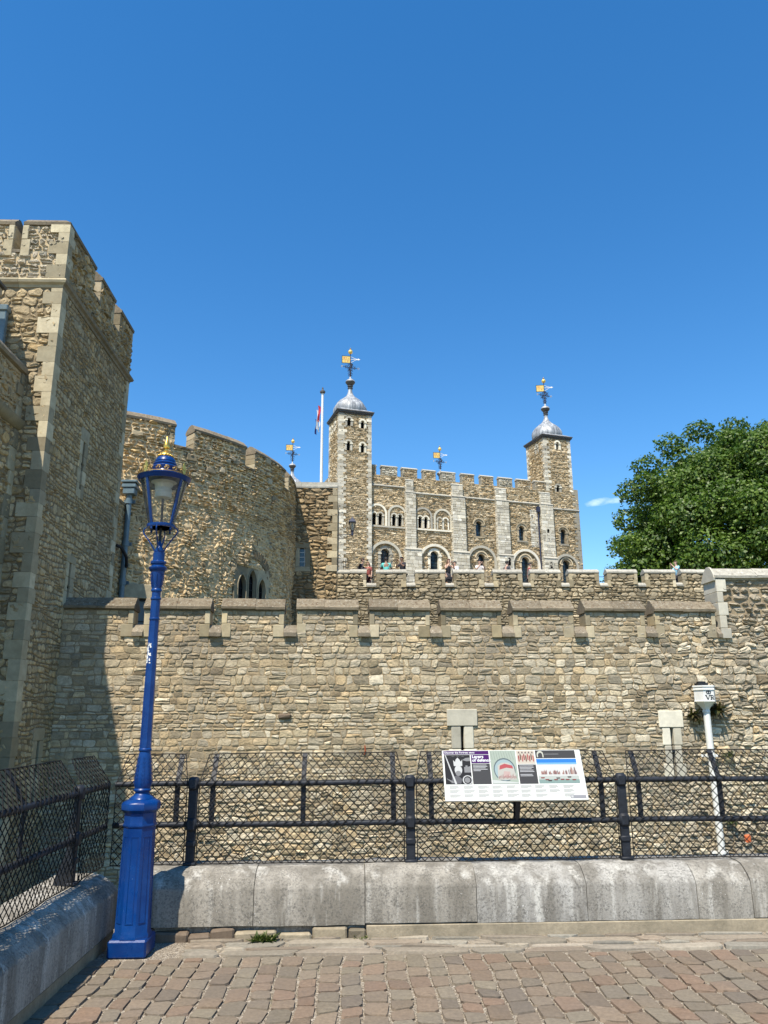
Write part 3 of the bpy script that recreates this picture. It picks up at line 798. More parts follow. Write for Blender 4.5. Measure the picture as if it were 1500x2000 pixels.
lat('burner_rod', [(.0105, 2.96), (.0105, 3.32)], M['iron'], 12)
for k in range(4):
    a = k*math.pi/2; mb = MB(); pr = [(.034, 2.87), (.036, 2.885), (.062, 2.93), (.10, 2.985), (.128, 3.02), (.138, 3.045), (.13, 3.066), (.108, 3.078), (.104, 3.082)]
    mb.tube([(LX+r*math.cos(a), LY+r*math.sin(a), z) for r, z in pr], .0055, 8); mb.build('scroll_bracket', M['blue'], lp, smooth='auto')
# lantern: round, tapering downwards
zb, zt, rb, rt = 3.085, 3.475, .103, .192
lat('lantern_bottom_ring', [(rb-.016, zb-.012), (rb+.006, zb-.014), (rb+.010, zb), (rb+.008, zb+.012), (rb-.014, zb+.012), (rb-.016, zb-.012)], M['blue'], 48)
lat('lantern_top_ring', [(rt-.016, zt-.018), (rt+.004, zt-.020), (rt+.012, zt-.008), (rt+.018, zt+.008), (rt+.024, zt+.016), (rt+.006, zt+.024), (rt-.02, zt+.02), (rt-.016, zt-.018)], M['blue'], 48)
for k in range(4):
    a = k*math.pi/2+R(-30.3); mb = MB(); ca, sa = math.cos(a), math.sin(a)
    mb.bar((LX+rb*ca, LY+rb*sa, zb), (LX+(rt-.002)*ca, LY+(rt-.002)*sa, zt-.01), .020, .012, (ca, sa, 0)); mb.build('lantern_bar', M['blue'], lp)
    mb = MB(); mb.lathe((LX+rb*ca, LY+rb*sa, 0), [(.004, zb-.04), (.010, zb-.034), (.007, zb-.02), (.009, zb-.01)], 10); mb.build('bar_knob', M['blue'], lp)
    mb = MB(); n_ = 10; P = []
    for i in range(n_+1):
        b = a+.06+(math.pi/2-.12)*i/n_
        P += [(LX+(rb-.003)*math.cos(b), LY+(rb-.003)*math.sin(b), zb+.01), (LX+(rt-.008)*math.cos(b), LY+(rt-.008)*math.sin(b), zt-.018)]
    mb.add(P, [(2*i, 2*i+2, 2*i+3, 2*i+1) for i in range(n_)]); mb.build('glass_pane', M['glass'], lp, smooth=True)
lat('reflector', [(.075, zt-.03), (.12, zt-.01), (.165, zt+.004), (.17, zt+.008), (.05, zt+.02)], M['white_inside'])
lf_ = lat('lamp_diffuser', [(.010, 3.318), (.062, 3.325), (.068, 3.335), (.066, 3.37), (.069, 3.372), (.069, 3.40), (.066, 3.405), (.070, 3.41), (.074, 3.45), (.02, 3.46)], M['white_inside'])
mb = MB(); mb.bar((LX-.17, LY, 3.405), (LX+.17, LY, 3.405), .02, .018); mb.build('lamp_arm', M['iron'], lp)
lat('lantern_roof', [(rt+.002, zt+.02), (.16, zt+.035), (.12, zt+.055), (.098, zt+.062), (.093, zt+.075), (.097, 3.56), (.101, 3.575), (.103, 3.585), (.098, 3.593), (.090, 3.598), (.094, 3.603), (.095, 3.612), (.088, 3.62), (.080, 3.626), (.083, 3.632), (.080, 3.645), (.068, 3.665), (.058, 3.675)], M['blue'], 48)
# gilded cresting: scrolls and leaves
cr_r = rt+.016
mb = MB()
for k in range(20):
    a = 2*math.pi*k/20
    pts = []
    for i in range(11):
        t = i/10*1.6*2*math.pi; rr1 = .023*(1-i/14); pts.append((a+(rr1*math.cos(t))/cr_r, zt+.050+rr1*math.sin(t)))
    mb.tube([(LX+cr_r*math.cos(b), LY+cr_r*math.sin(b), z) for b, z in pts], .0045, 5)
mb.tube([(LX+cr_r*math.cos(2*math.pi*i/48), LY+cr_r*math.sin(2*math.pi*i/48), zt+.027) for i in range(48)], .004, 5, True)
mb.build('crest_scrolls', M['old_gold'], lp, smooth=True)
for k in range(4):
    a = 2*math.pi*k/4+R(-30.3); fr = Plane((LX+cr_r*math.cos(a), LY+cr_r*math.sin(a), zt+.02), (-math.sin(a), math.cos(a), 0), (math.cos(a), math.sin(a), 0)); mb = MB()
    pts = [(-.008, 0), (-.022, .03), (-.014, .035), (-.026, .055), (-.012, .056), (-.012, .075), (0, .100), (.012, .075), (.012, .056), (.026, .055), (.014, .035), (.022, .03), (.008, 0)]
    mb.poly(fr, pts, -.003, .003); mb.build('crest_leaf', M['gold'], lp)
gc = lat('gilded_cap', [(.058, 3.672), (.062, 3.684), (.054, 3.704), (.034, 3.716), (.020, 3.720)], M['gold'])
mb = MB()
for k in range(18):
    a = 2*math.pi*k/18; mb.sphere((LX+.059*math.cos(a), LY+.059*math.sin(a), 3.680), .0105, 8)
mb.build('scallop_beads', M['gold'], gc, smooth=True)
lat('finial', [(.016, 3.718), (.022, 3.726), (.022, 3.732), (.013, 3.738), (.013, 3.746), (.024, 3.752), (.027, 3.762), (.026, 3.78), (.019, 3.805), (.010, 3.835), (.001, 3.862)], M['gold'])
# torn sticker remains on the shaft
rs_ = random.Random(12)
FS = Plane((LX, LY, 0), (math.cos(-math.pi/4+math.pi/2-math.pi/4), 0, 0), (0, -1, 0))
mb = MB()
for i in range(34):
    z = 2.0+.155*rs_.random(); ang = -math.pi/2+R(-22)+R(rs_.choice([-34, -24, -12, 10])+rs_.uniform(-5, 5)); kface = round((ang)/(math.pi/4))*math.pi/4
    rr0 = .0365-.0073*(z-1.376)/.97*.9+.0012
    nx, ny = math.cos(kface), math.sin(kface); off = math.tan(ang-kface)*rr0
    fr = Plane((LX+nx*0, LY+ny*0, 0), (-ny, nx, 0), (nx, ny, 0)); apo = .0400-(.0400-.0335)*(z-1.376)/(2.34-1.376)+.0007
    w = rs_.uniform(.003, .009); h_ = rs_.uniform(.003, .012)
    mb.poly(fr, [(off-w*rs_.uniform(.6, 1), z-h_), (off+w, z-h_*rs_.uniform(.4, 1)), (off+w*rs_.uniform(.5, 1), z+h_), (off-w, z+h_*rs_.uniform(.5, 1))], apo-.001, apo)
mb.build('torn_sticker', M['white_paint'], lp)

# =================================================================== OUTER CURTAIN WALL
CUX = -7.08; CUW = math.hypot(1, .05)
FR_C = Plane((CUX, 19+.05*CUX, 0), (1, .05, 0), (.05, -1, 0))
def cu_(x): return (x-CUX)*CUW
cw = empty('curtain_wall', (0, 19, -3.1), 'long battlemented rubble stone wall across the moat, just beyond the fence', 'castle wall')
MER = [(-7.08, -5.42), (-5.17, -3.61), (-3.33, -1.83), (-1.52, -.03), (.26, 1.75), (2.03, 3.55), (3.85, 5.39), (5.70, 7.24), (7.51, 9.10)]
MERu = [(cu_(a), cu_(b)) for a, b in MER]
TALL = cu_(9.20); CEND = cu_(14.5)
gaps = [(MERu[i][1], MERu[i+1][0]) for i in range(8)]+[(MERu[8][1], TALL)]
holes = [(a, b, 3.60, 9) for a, b in gaps]
SL1 = (cu_(2.22), cu_(2.74), .30, 1.72); SL2 = (cu_(7.46), cu_(7.86), .02, 1.66)
def rough_amt(u, v):
    x = u/CUW+CUX
    return np.clip((x-6.5)/3.0, 0, 1)*np.clip((v+4)/3, .5, 1)
def cur_tone(u, v, tone, val, rs):
    x = u/CUW+CUX
    warm = np.clip((4.5-x)/9, 0, 1)*np.clip(1-np.abs(v-1.2)/3.2, 0, 1)
    # warm ochre stones to the left, greyer to the right
    t2 = np.where(rs.rand(len(u)) < .16*warm, .74, tone)
    t2 = np.where((rs.rand(len(u)) < .5*np.clip((x-3)/5, 0, 1)), np.clip(.85+.15*tone, 0, 1), t2)
    val = np.clip(val+.10*np.clip(-(v-.3)/2, 0, 1)-.10*np.clip((x-5)/6, 0, 1)+np.where(rs.rand(len(u)) < .05, .3, 0)-np.where(rs.rand(len(u)) < .07, .35, 0), 0, 1)
    return t2, val
def cur_h(v): return .135 if v > 2.6 else (.165 if v > 2.1 else .118)
def dcur(u, v): return .010*np.sin(u*.9+v*.7)+.008*np.sin(u*2.1-v*1.3)
holes_c = holes+[SL1, SL2]
def crel(u, v): return 1+1.5*rough_amt(u, v)+.8*np.clip((.4-v)/.8, 0, 1)
face(FR_C, 0, CEND, -3.1, 4.10, cw, M['curtain'], M['curtain_mortar'], h=.13, w=.215, gap=.0055, relief=.018, holes=holes_c, seed=21, detail=2, ntop=280,
     vis=(.1, cu_(10.9), -1.75, 4.1), wamp=.016, wwl=.6, rnd=.17, split=.24, tonefun=cur_tone, hfun=cur_h, dfun=dcur, rough=.3, relfun=crel)
face(FR_C, TALL, CEND, 4.10, 4.96, cw, M['curtain'], M['curtain_mortar'], h=.15, w=.26, gap=.013, relief=.055, seed=23, detail=2, ntop=15, wamp=.03, rnd=.3, tonefun=cur_tone, dfun=dcur, rough=.35)
mb = MB(); mb.fbox(FR_C, 0, CEND, -3.1, 3.59, -1.0, -.30)
for a, b in MERu: mb.fbox(FR_C, a+.02, b-.02, 3.59, 4.12, -.47, -.06)
mb.fbox(FR_C, TALL+.02, CEND, 3.59, 5.0, -.6, -.06)
for a, b in gaps: mb.fbox(FR_C, a-.02, b+.02, 3.2, 3.55, -.47, -.04)
mb.build('wall_core', M['curtain_mortar'], cw)
COP = [(.02, 4.085), (.03, 4.115), (.10, 4.125), (.105, 4.185), (.075, 4.195), (.035, 4.25), (-.005, 4.252), (-.05, 4.325), (-.09, 4.327), (-.13, 4.39), (-.16, 4.41), (-.235, 4.425), (-.31, 4.41), (-.40, 4.31), (-.53, 4.19), (-.555, 4.14), (-.50, 4.085)]
rsc = random.Random(8)
def coping_run(fr, prof, u0, u1, n, parent, mat, name='coping_stone', z=0, end=.02, seg=4):
    cuts = [u0-end]+[u0+(u1-u0)*(i+rsc.uniform(-.12, .12))/n for i in range(1, n)]+[u1+end]
    for a, b in zip(cuts[:-1], cuts[1:]):
        mb = MB(); P = []; K = len(prof); j0 = rsc.uniform(-.008, .008)
        for k in range(seg+1):
            u = a+.003+(b-a-.006)*k/seg
            for d, v in prof: P.append((u, v+z+j0+rsc.uniform(-.006, .006), d+rsc.uniform(-.006, .006)))
        F = [(k*K+i, k*K+(i+1) % K, (k+1)*K+(i+1) % K, (k+1)*K+i) for k in range(seg) for i in range(K)]+[tuple(range(K-1, -1, -1)), tuple(range(seg*K, seg*K+K))]
        mb.add(fr.pts(P), F); mb.build(name, mat, parent, smooth='auto')
for i, (a, b) in enumerate(MERu): coping_run(FR_C, COP, a+(0.02 if i == 0 else 0), b, 2, cw, M['coping'])
COPT = [(d*1.1, 4.96+(v-4.085)*1.02) for d, v in COP]
coping_run(FR_C, COPT, TALL, CEND, 5, cw, M['coping_pale'], end=.03)
SILL = [(.125, 3.47), (.13, 3.56), (.09, 3.572), (.02, 3.665), (.0, 3.668), (-.06, 3.745), (-.46, 3.80), (-.46, 3.47)]
for a, b in gaps: coping_run(FR_C, SILL, a-.005, b+.005, 1, cw, M['sill'], 'embrasure_sill', end=0.0)
def quoin_stack(fr, u, side, v0, v1, n, parent, mat, short, long_, d0, d1, start=0, name='quoin', ch=.01, jit=.003):
    """blocks beside an edge at u; side=+1 blocks lie to the right of u"""
    hs = [rsc.uniform(.85, 1.15) for _ in range(n)]; s_ = sum(hs); v = v0
    for i in range(n):
        h_ = (v1-v0)*hs[i]/s_; w_ = (long_ if (i+start) % 2 == 0 else short)*rsc.uniform(.9, 1.1)
        mb = MB(); a, b = (u, u+w_) if side > 0 else (u-w_, u)
        mb.fbox(fr, a, b, v+.003, v+h_-.003, d0, d1, ch, jit); mb.build(name, mat, parent); v += h_
for i, (a, b) in enumerate(MERu):
    if i > 0: quoin_stack(FR_C, a, 1, 3.455, 4.088, 2, cw, M['ashlar'], .13, .22, -.46, .04)
    quoin_stack(FR_C, b, -1, 3.455, 4.088, 2, cw, M['ashlar'], .12, .23 if i % 2 else .27, -.46, .04)
quoin_stack(FR_C, TALL, 1, 3.44, 4.97, 5, cw, M['pale'], .17, .27, -.60, .085, 0)
# gable shaped end slab under the tall coping
mb = MB(); mb.poly(Plane(FR_C.pts([(TALL, 0, 0)])[0], (-.05, 1, 0), (-1, -.05, 0)), [(-.08, 4.93), (-.095, 5.0), (-.06, 5.10), (.0, 5.2), (.08, 5.29), (.17, 5.32), (.27, 5.315), (.40, 5.22), (.52, 5.08), (.60, 4.93)], .0, .05)
mb.build('gable_end_slab', M['pale'], cw)
# arrow slits
def loop(fr, sl, uc, lint_h, mat, parent, cross=False):
    u0, u1, v0, v1 = sl; e = empty('arrow_slit', fr.pts([(uc, v0, 0)])[0]); e.parent = parent; e.location = e.location-parent.location
    def wpar(mb, n, mt):
        o = mb.build(n, mt, None); o.parent = e; o.location = -world_off(e); return o
    mb = MB(); mb.fbox(fr, u0-.11, u1+.11, v1-lint_h, v1+.02, -.3, .06, .012); wpar(mb, 'lintel', mat)
    vj = v1-lint_h-.004; k = max(2, int(round((vj-v0)/.42)))
    for i in range(k):
        a = v0+(vj-v0)*i/k+.003; b = v0+(vj-v0)*(i+1)/k-.003; w = .07 if i == 0 else (0 if i % 2 else .035)
        mb = MB(); mb.fbox(fr, u0-.012-w, uc-.036, a, b, -.3, .046, .018); wpar(mb, 'jamb', mat)
        mb = MB(); mb.fbox(fr, uc+.036, u1+.012+w, a, b, -.3, .046, .018); wpar(mb, 'jamb', mat)
    mb = MB(); mb.fbox(fr, u0, u1, v0, v1, -.16, -.10); wpar(mb, 'slit_opening', M['dark'])  # black panel stands in for the unlit depth of the slit
    return e
loop(FR_C, SL1, (SL1[0]+SL1[1])/2, .37, M['pale'], cw)
loop(FR_C, SL2, (SL2[0]+SL2[1])/2, .38, M['pale'], cw)
mb = MB(); uc = (SL2[0]+SL2[1])/2; mb.fbox(FR_C, uc-.14, uc+.14, .70, .75, -.2, .034); mb.fbox(FR_C, SL1[0]+.34, SL1[0]+.36, .3, 1.28, -.1, .0); mb.build('slit_cross_dark', M['iron'], cw)  # black strips painted in for the slit's dark cross, not iron fittings
mb = MB(); mb.fbox(FR_C, cu_(-1.90), cu_(-1.60), 1.54, 1.66, 0, .075, .045, .01); mb.build('dark_cobble', M['sett'], cw)
mb = MB(); mb.tube(FR_C.pts([(cu_(.14), .92, .03), (cu_(.15), .80, .06), (cu_(.13), .70, .04)]), .018, 6); tag(mb.build('rust_stain', M['rust']), 'rusty orange iron stub sticking out of the rubble wall just above the fence', 'iron spike')  # a rust stain, built as a short raised stub
mb = MB(); mb.fbox(FR_C, cu_(9.18), cu_(9.34), -1.38, -1.20, -.02, .09, .03, .012); tag(mb.build('orange_tile', M['orange']), 'broken orange tile lodged low in the rough wall at the far right', 'tile')

# rainwater pipe with hopper
px_, py_ = 8.49, 19.16
rp = empty('rainwater_pipe', (px_, py_, -1.7), 'white painted drainpipe whose hopper head carries a crown and the letters VR', 'drainpipe')
mb = MB(); mb.lathe((px_, py_, 0), [(.082, -3.1), (.082, 1.66)], 20)
mb.build('pipe', M['white_paint'], rp, smooth='auto')
for z in (.62, -1.55):
    mb = MB(); mb.lathe((px_, py_, z), [(.085, -.04), (.098, -.035), (.098, .035), (.085, .04)], 20); mb.fbox(Plane((px_, py_, z), (1, 0, 0), (0, -1, 0)), -.2, .2, -.03, .03, -.13, -.08); mb.build('pipe_collar', M['white_paint'], rp, smooth='auto')
mb = MB(); mb.lathe((px_, py_, 0), [(.085, 1.62), (.10, 1.63), (.10, 1.67), (.088, 1.68), (.088, 1.70), (.12, 1.75), (.17, 1.80), (.22, 1.85), (.255, 1.88)], 6, rot=0)
mb.build('hopper_funnel', M['white_paint'], rp)
mb = MB(); mb.lathe((px_, py_, 0), [(.255, 1.88), (.275, 1.885), (.275, 1.905), (.262, 1.91), (.262, 2.15), (.285, 2.16), (.285, 2.185), (.268, 2.195), (.268, 2.225), (.288, 2.235), (.288, 2.265), (.25, 2.27), (.24, 2.2)], 6, rot=0)
hb = mb.build('hopper_box', M['white_paint'], rp)
mb = MB(); mb.box(px_-.16, py_-.08, 2.27, px_+.08, py_+.16, 2.33); mb.box(px_-.12, py_-.04, 2.33, px_+.04, py_+.12, 2.37); mb.build('pipe_elbow', M['iron'], rp)
ap = .262*math.cos(math.pi/6)
fv = Plane((px_-.035, py_, 1.93), (1, 0, 0), (0, -1, 0))  # facet that faces the viewer
def stroke(mb, fr, a, b, w, d):
    a = Vector((a[0], a[1])); b = Vector((b[0], b[1])); t = (b-a).normalized(); n = Vector((-t.y, t.x))*w/2
    mb.poly(fr, [tuple(a-n), tuple(b-n), tuple(b+n), tuple(a+n)], d-.004, d+.004)
mb = MB(); d = ap+.003
stroke(mb, fv, (-.035, .105), (.01, .0), .022, d); stroke(mb, fv, (.05, .105), (.012, .0), .011, d+.001); stroke(mb, fv, (-.055, .105), (-.012, .105), .010, d+.002); stroke(mb, fv, (.035, .105), (.068, .105), .010, d+.003)
x0 = .09
stroke(mb, fv, (x0, .0), (x0, .105), .021, d); stroke(mb, fv, (x0-.02, .003), (x0+.022, .003), .010, d+.002); stroke(mb, fv, (x0-.02, .103), (x0+.035, .103), .012, d+.002)
for i in range(6):
    a0 = math.pi/2-math.pi*i/6; a1 = math.pi/2-math.pi*(i+1)/6
    stroke(mb, fv, (x0+.03+.026*math.cos(a0), .077+.026*math.sin(a0)), (x0+.03+.026*math.cos(a1), .077+.026*math.sin(a1)), .013, d+.0005*i)
stroke(mb, fv, (x0, .052), (x0+.035, .052), .010, d+.004); stroke(mb, fv, (x0+.025, .052), (x0+.062, .0), .018, d+.005)
mb.build('raised_letters', M['lettering'], rp)
mb = MB(); cx0 = .035
mb.poly(fv, [(cx0-.045, .135), (cx0+.045, .135), (cx0+.05, .152), (cx0-.05, .152)], d-.004, d+.004)
for sx in (-1, 1):
    stroke(mb, fv, (cx0+sx*.04, .15), (cx0+sx*.058, .185), .014, d+.001); stroke(mb, fv, (cx0+sx*.058, .183), (cx0+sx*.03, .205), .014, d+.002); stroke(mb, fv, (cx0+sx*.03, .203), (cx0, .175), .012, d+.003)
stroke(mb, fv, (cx0, .15), (cx0, .222), .014, d+.004); stroke(mb, fv, (cx0-.014, .212), (cx0+.014, .212), .010, d+.005)
mb.build('crown_emblem', M['lettering'], rp)
rr_ = random.Random(15)
for i, (x, z, n, sp, lb) in enumerate([(8.80, 1.72, 120, .11, 'straggly plant growing from the wall to the right of the white pipe hopper'), (8.24, 1.60, 70, .07, 'dry brown wall plant hanging to the left of the white pipe hopper'), (9.0, .66, 60, .10, 'small green plant rooted in the wall beside the white pipe, at fence top height'), (8.88, -.86, 60, .10, 'green tuft on the wall low down beside the white pipe, behind the fence')]):
    V, F, A = leaves((x, 19.30, z), n, sp, .24 if i < 2 else .12, (-1.3, .9), rr_)
    V = [Vector((v[0], min(v[1], 19.46), v[2])) for v in V]
    tag(mesh_obj('wall_plant', V, F, M['dry_weed'] if i < 2 else M['weed'], attr=A), lb, 'plant', 'plants rooted in the wall around the white pipe')

# =================================================================== SQUARE TOWER (left)
tw = empty('square_tower', (-7.08, 16.55, -3.1), 'tall square rubble stone tower at the left edge, with quoins and a battlemented top', 'tower')
FT_F = Plane((-7.08, 16.55, 0), (-1, 0, 0), (0, -1, 0))   # u runs left from the corner
FT_R = Plane((-7.08, 16.55, 0), (0, 1, 0), (1, 0, 0))     # u runs away from the corner
TWD = 5.42
s1 = (2.10, 2.60, 6.95, 8.80); s2 = (1.98, 2.52, 3.85, 5.45); s3 = (1.13, 1.63, -.35, 1.38)
def tw_tone(u, v, tone, val, rs):
    return np.where(rs.rand(len(u)) < np.clip((v-9.5)/4, 0, .35), .98, tone), val
face(FT_R, 0, TWD, -3.1, 11.47, tw, M['tower'], M['tower_mortar'], h=.135, w=.16, gap=.006, relief=.020, holes=[s1, s2, s3], seed=31, detail=1, ntop=150, vis=(.3, 5.2, -1, 11.4), wamp=.035, wwl=.7, rnd=.27, split=.3, rough=.35, tonefun=tw_tone)
face(FT_F, 0, 6, -3.1, 11.47, tw, M['tower'], M['tower_mortar'], h=.18, w=.24, gap=.008, relief=.035, seed=32, detail=2, ntop=70, vis=(.2, 1.2, -1, 11.4), wamp=.04, wwl=.6, rnd=.27, split=.3, rough=.35)
PG = [(1.90, 2.40), (3.60, 4.14)]
face(FT_R, 0, TWD, 11.68, 13.17, tw, M['tower'], M['tower_mortar'], h=.14, w=.20, gap=.012, relief=.045, holes=[(a, b, 12.45, 20) for a, b in PG], seed=33, detail=1, ntop=30, wamp=.04, wwl=.5, rnd=.3, rough=.35)
face(FT_F, 0, 6, 11.68, 13.17, tw, M['tower_face'], M['tower_mortar'], h=.125, w=.19, gap=.010, relief=.04, holes=[(1.07, 1.27, 12.45, 20), (2.6, 2.8, 12.45, 20)], seed=34, detail=2, ntop=50, vis=(0, 1.8, 11, 14), wamp=.04, wwl=.5, rnd=.33, rough=.4)
mb = MB(); mb.box(-13, 16.85, -3.1, -7.36, 21.9, 11.5)
for a, b in ((0, PG[0][0]), (PG[0][1], PG[1][0]), (PG[1][1], TWD)): mb.fbox(FT_R, a+.03, b-.03, 11.4, 13.2, -.48, -.06)
for a, b in ((.03, 1.05), (1.29, 2.58), (2.82, 6)): mb.fbox(FT_F, a, b, 11.4, 13.2, -.48, -.06)
mb.fbox(FT_R, .1, TWD-.1, 11.4, 12.42, -.47, -.05); mb.fbox(FT_F, .1, 6, 11.4, 12.42, -.47, -.05)
mb.fbox(FT_R, 5.0, TWD-.02, -3.1, 13.1, -6, -.3)
mb.build('tower_core', M['tower_mortar'], tw)
# string course mitred round the corner
STR = [(-.05, 11.45), (.03, 11.47), (.05, 11.53), (.11, 11.57), (.13, 11.63), (.10, 11.68), (.04, 11.71), (-.05, 11.72)]
def mitre(fr, prof, u0, u1, name, parent, mat, at0=True, at1=False, pieces=1, seg=1):
    cuts = [u0+(u1-u0)*i/pieces for i in range(pieces+1)]
    for k, (a, b) in enumerate(zip(cuts[:-1], cuts[1:])):
        P = []; K = len(prof)
        for w in range(2):
            for d, v in prof:
                u = (a if w == 0 else b)+(.003 if w == 0 else -.003)
                if w == 0 and k == 0 and at0: u = u0-d
                if w == 1 and k == pieces-1 and at1: u = u1+d
                P.append((u, v+rsc.uniform(-.003, .003), d))
        mb = MB(); mb.add(fr.pts(P), [(i, (i+1) % K, K+(i+1) % K, K+i) for i in range(K)]+[tuple(range(K-1, -1, -1)), tuple(range(K, 2*K))]); mb.build(name, mat, parent)
mitre(FT_R, STR, 0, TWD, 'string_course', tw, M['sill'], True, True, 6)  # right face: darker stone puts its shade into the colour
mitre(FT_F, STR, 0, 6, 'string_course', tw, M['quoin'], True, False, 6)
CT = [(-.03, 13.14), (.05, 13.16), (.06, 13.24), (.03, 13.25), (-.04, 13.33), (-.06, 13.335), (-.12, 13.41), (-.22, 13.45), (-.34, 13.40), (-.52, 13.24), (-.54, 13.14)]
for k, (a, b) in enumerate(((0, PG[0][0]), (PG[0][1], PG[1][0]), (PG[1][1], TWD))):
    mitre(FT_R, CT, a-(0 if k == 0 else .02), b+.02, 'coping_stone', tw, M['coping'], k == 0, False, 2)
for k, (a, b) in enumerate(((0, 1.05), (1.29, 2.58), (2.82, 6))):
    mitre(FT_F, CT, a-(0 if k == 0 else .02), b+.02, 'coping_stone', tw, M['coping'], k == 0, False, 2)
for a, b in PG: coping_run(FT_R, [(.05, 12.40), (.06, 12.47), (-.1, 12.53), (-.48, 12.53), (-.48, 12.40)], a, b, 1, tw, M['sill'], 'embrasure_sill', end=0)
for a, b in ((1.07, 1.27), (2.6, 2.8)): coping_run(FT_F, [(.05, 12.40), (.06, 12.47), (-.1, 12.53), (-.48, 12.53), (-.48, 12.40)], a, b, 1, tw, M['sill'], 'embrasure_sill', end=0)
# quoins on the near corner: each wraps round both faces
v = -3.1; i = 0
while v < 11.43:
    h_ = rsc.uniform(.30, .46); h_ = min(h_, 11.45-v)
    wr = (.30 if i % 2 == 0 else .22)*rsc.uniform(.9, 1.1); wf = (.20 if i % 2 == 0 else .40)*rsc.uniform(.8, 1.2)
    mb = MB(); mb.box(-7.08-wf, 16.55-.05, v+.003, -7.08+.04, 16.55+wr, v+h_-.003); mb.build('quoin', M['quoin'], tw)
    if rsc.random() < .0: pass
    v += h_; i += 1
v = 11.71; i = 0
for h_ in (.36, .30, .33, .25, .22):
    wr = (.22, .34)[i % 2]; wf = (.40, .20)[i % 2]
    mb = MB(); mb.box(-7.08-wf, 16.55-.06, v+.003, -7.08+.06, 16.55+wr, v+h_-.003); mb.build('quoin', M['quoin'], tw); v += h_; i += 1
quoin_stack(FT_R, TWD, -1, -3.1, 11.46, 38, tw, M['quoin'], .20, .36, -.5, .04)
quoin_stack(FT_R, TWD, -1, 11.71, 13.15, 5, tw, M['quoin'], .2, .32, -.5, .025)
for a, b in PG:
    quoin_stack(FT_R, a, -1, 12.42, 13.15, 2, tw, M['ashlar'], .14, .2, -.47, .025); quoin_stack(FT_R, b, 1, 12.42, 13.15, 2, tw, M['ashlar'], .14, .2, -.47, .025)
for a, b in ((1.07, 1.27), (2.6, 2.8)):
    quoin_stack(FT_F, a, -1, 12.30, 13.15, 2, tw, M['quoin'], .14, .2, -.47, .055); quoin_stack(FT_F, b, 1, 12.30, 13.15, 2, tw, M['quoin'], .14, .2, -.47, .055)
def cross_loop(fr, sl, uc, parent, vt, vb, vc):
    u0, u1, v0, v1 = sl; w = .068
    e = empty('cross_arrow_slit', fr.pts([(uc, v0, 0)])[0]); e.parent = parent; e.location = e.location-parent.location
    def wp(mb, n, mt):
        o = mb.build(n, mt, None); o.parent = e; o.location = -world_off(e)
    n = 4
    for i in range(n):
        a = v0+(vt-v0)*i/n; b = v0+(vt-v0)*(i+1)/n; ex = .04 if i % 2 else 0
        for (p, q) in ((u0-ex, uc-w), (uc+w, u1+ex)):
            lo, hi = a+.003, b-.003
            if lo < vc < hi:
                mb = MB(); mb.fbox(fr, p, q, lo, vc-.03, -.3, .02, .008); mb.fbox(fr, p, q, vc+.03, hi, -.3, .02, .008)
                if q < uc: mb.fbox(fr, p, uc-.10, vc-.03, vc+.03, -.3, .018)
                else: mb.fbox(fr, uc+.10, q, vc-.03, vc+.03, -.3, .018)
            else: mb = MB(); mb.fbox(fr, p, q, lo, hi, -.3, .02, .008)
            wp(mb, 'jamb', M['quoin'])
    mb = MB(); mb.fbox(fr, u0-.05, u1+.05, vt, v1, -.3, .022, .01); wp(mb, 'lintel', M['quoin'])
    mb = MB(); mb.fbox(fr, uc-w-.01, uc+w+.01, v0, vb, -.3, .01); wp(mb, 'slit_foot', M['quoin'])
    mb = MB(); mb.fbox(fr, u0, u1, v0, v1, -.08, -.03); wp(mb, 'slit_opening', M['dark'])  # black panel close behind the face paints in the slit's dark inside
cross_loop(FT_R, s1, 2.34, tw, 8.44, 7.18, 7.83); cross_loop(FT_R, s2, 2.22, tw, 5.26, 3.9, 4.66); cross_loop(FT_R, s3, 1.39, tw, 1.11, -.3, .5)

# lower block in front of the tower (only its right side shows)
lb = empty('side_block', (-7.71, 12.5, -3.1), 'lower rubble block against the left edge, its shaded side and sloping coping in view', 'stone block')
FB = Plane((-7.71, 16.55, 0), (0, -1, 0), (1, 0, 0))   # u runs towards the viewer
face(FB, 0, 9, -3.1, 7.86, lb, M['tower'], M['tower_mortar'], h=.17, w=.22, gap=.014, relief=.035, seed=41, detail=2, ntop=20, vis=(0, 1.5, 3, 8), wamp=.05, wwl=.55, rnd=.3, rough=.35)
face(FB, 0, 9, 8.10, 9.20, lb, M['tower'], M['tower_mortar'], h=.15, w=.18, gap=.014, relief=.035, seed=42, detail=2, ntop=20, vis=(0, 1.5, 3, 10), wamp=.05, wwl=.5, rnd=.3, rough=.35)
mb = MB(); mb.box(-14, 7.6, -3.1, -8.0, 16.5, 9.25); mb.box(-8.02, 7.6, -3.1, -7.76, 16.5, 7.84); mb.box(-8.02, 7.6, 8.1, -7.76, 16.5, 9.2); mb.box(-14, 7.55, -3.1, -7.73, 7.6, 9.2); mb.build('block_core', M['tower_mortar'], lb)
coping_run(FB, [(0, 7.84), (.06, 7.87), (.14, 7.98), (.16, 8.06), (.10, 8.10), (.0, 8.14), (-.1, 8.14), (-.1, 7.84)], 0, 9, 8, lb, M['quoin'], 'string_course', end=0)
coping_run(FB, [(-.05, 9.20), (.06, 9.24), (.09, 9.30), (.07, 9.38), (-.25, 9.62), (-.6, 9.62), (-.6, 9.20)], 0, 9, 8, lb, M['sill'], 'coping_stone', end=0)
quoin_stack(FB, 0, 1, -3.1, 7.84, 22, lb, M['quoin'], .22, .36, -.3, .05); quoin_stack(FB, 0, 1, 8.12, 9.2, 4, lb, M['quoin'], .18, .30, -.3, .05)
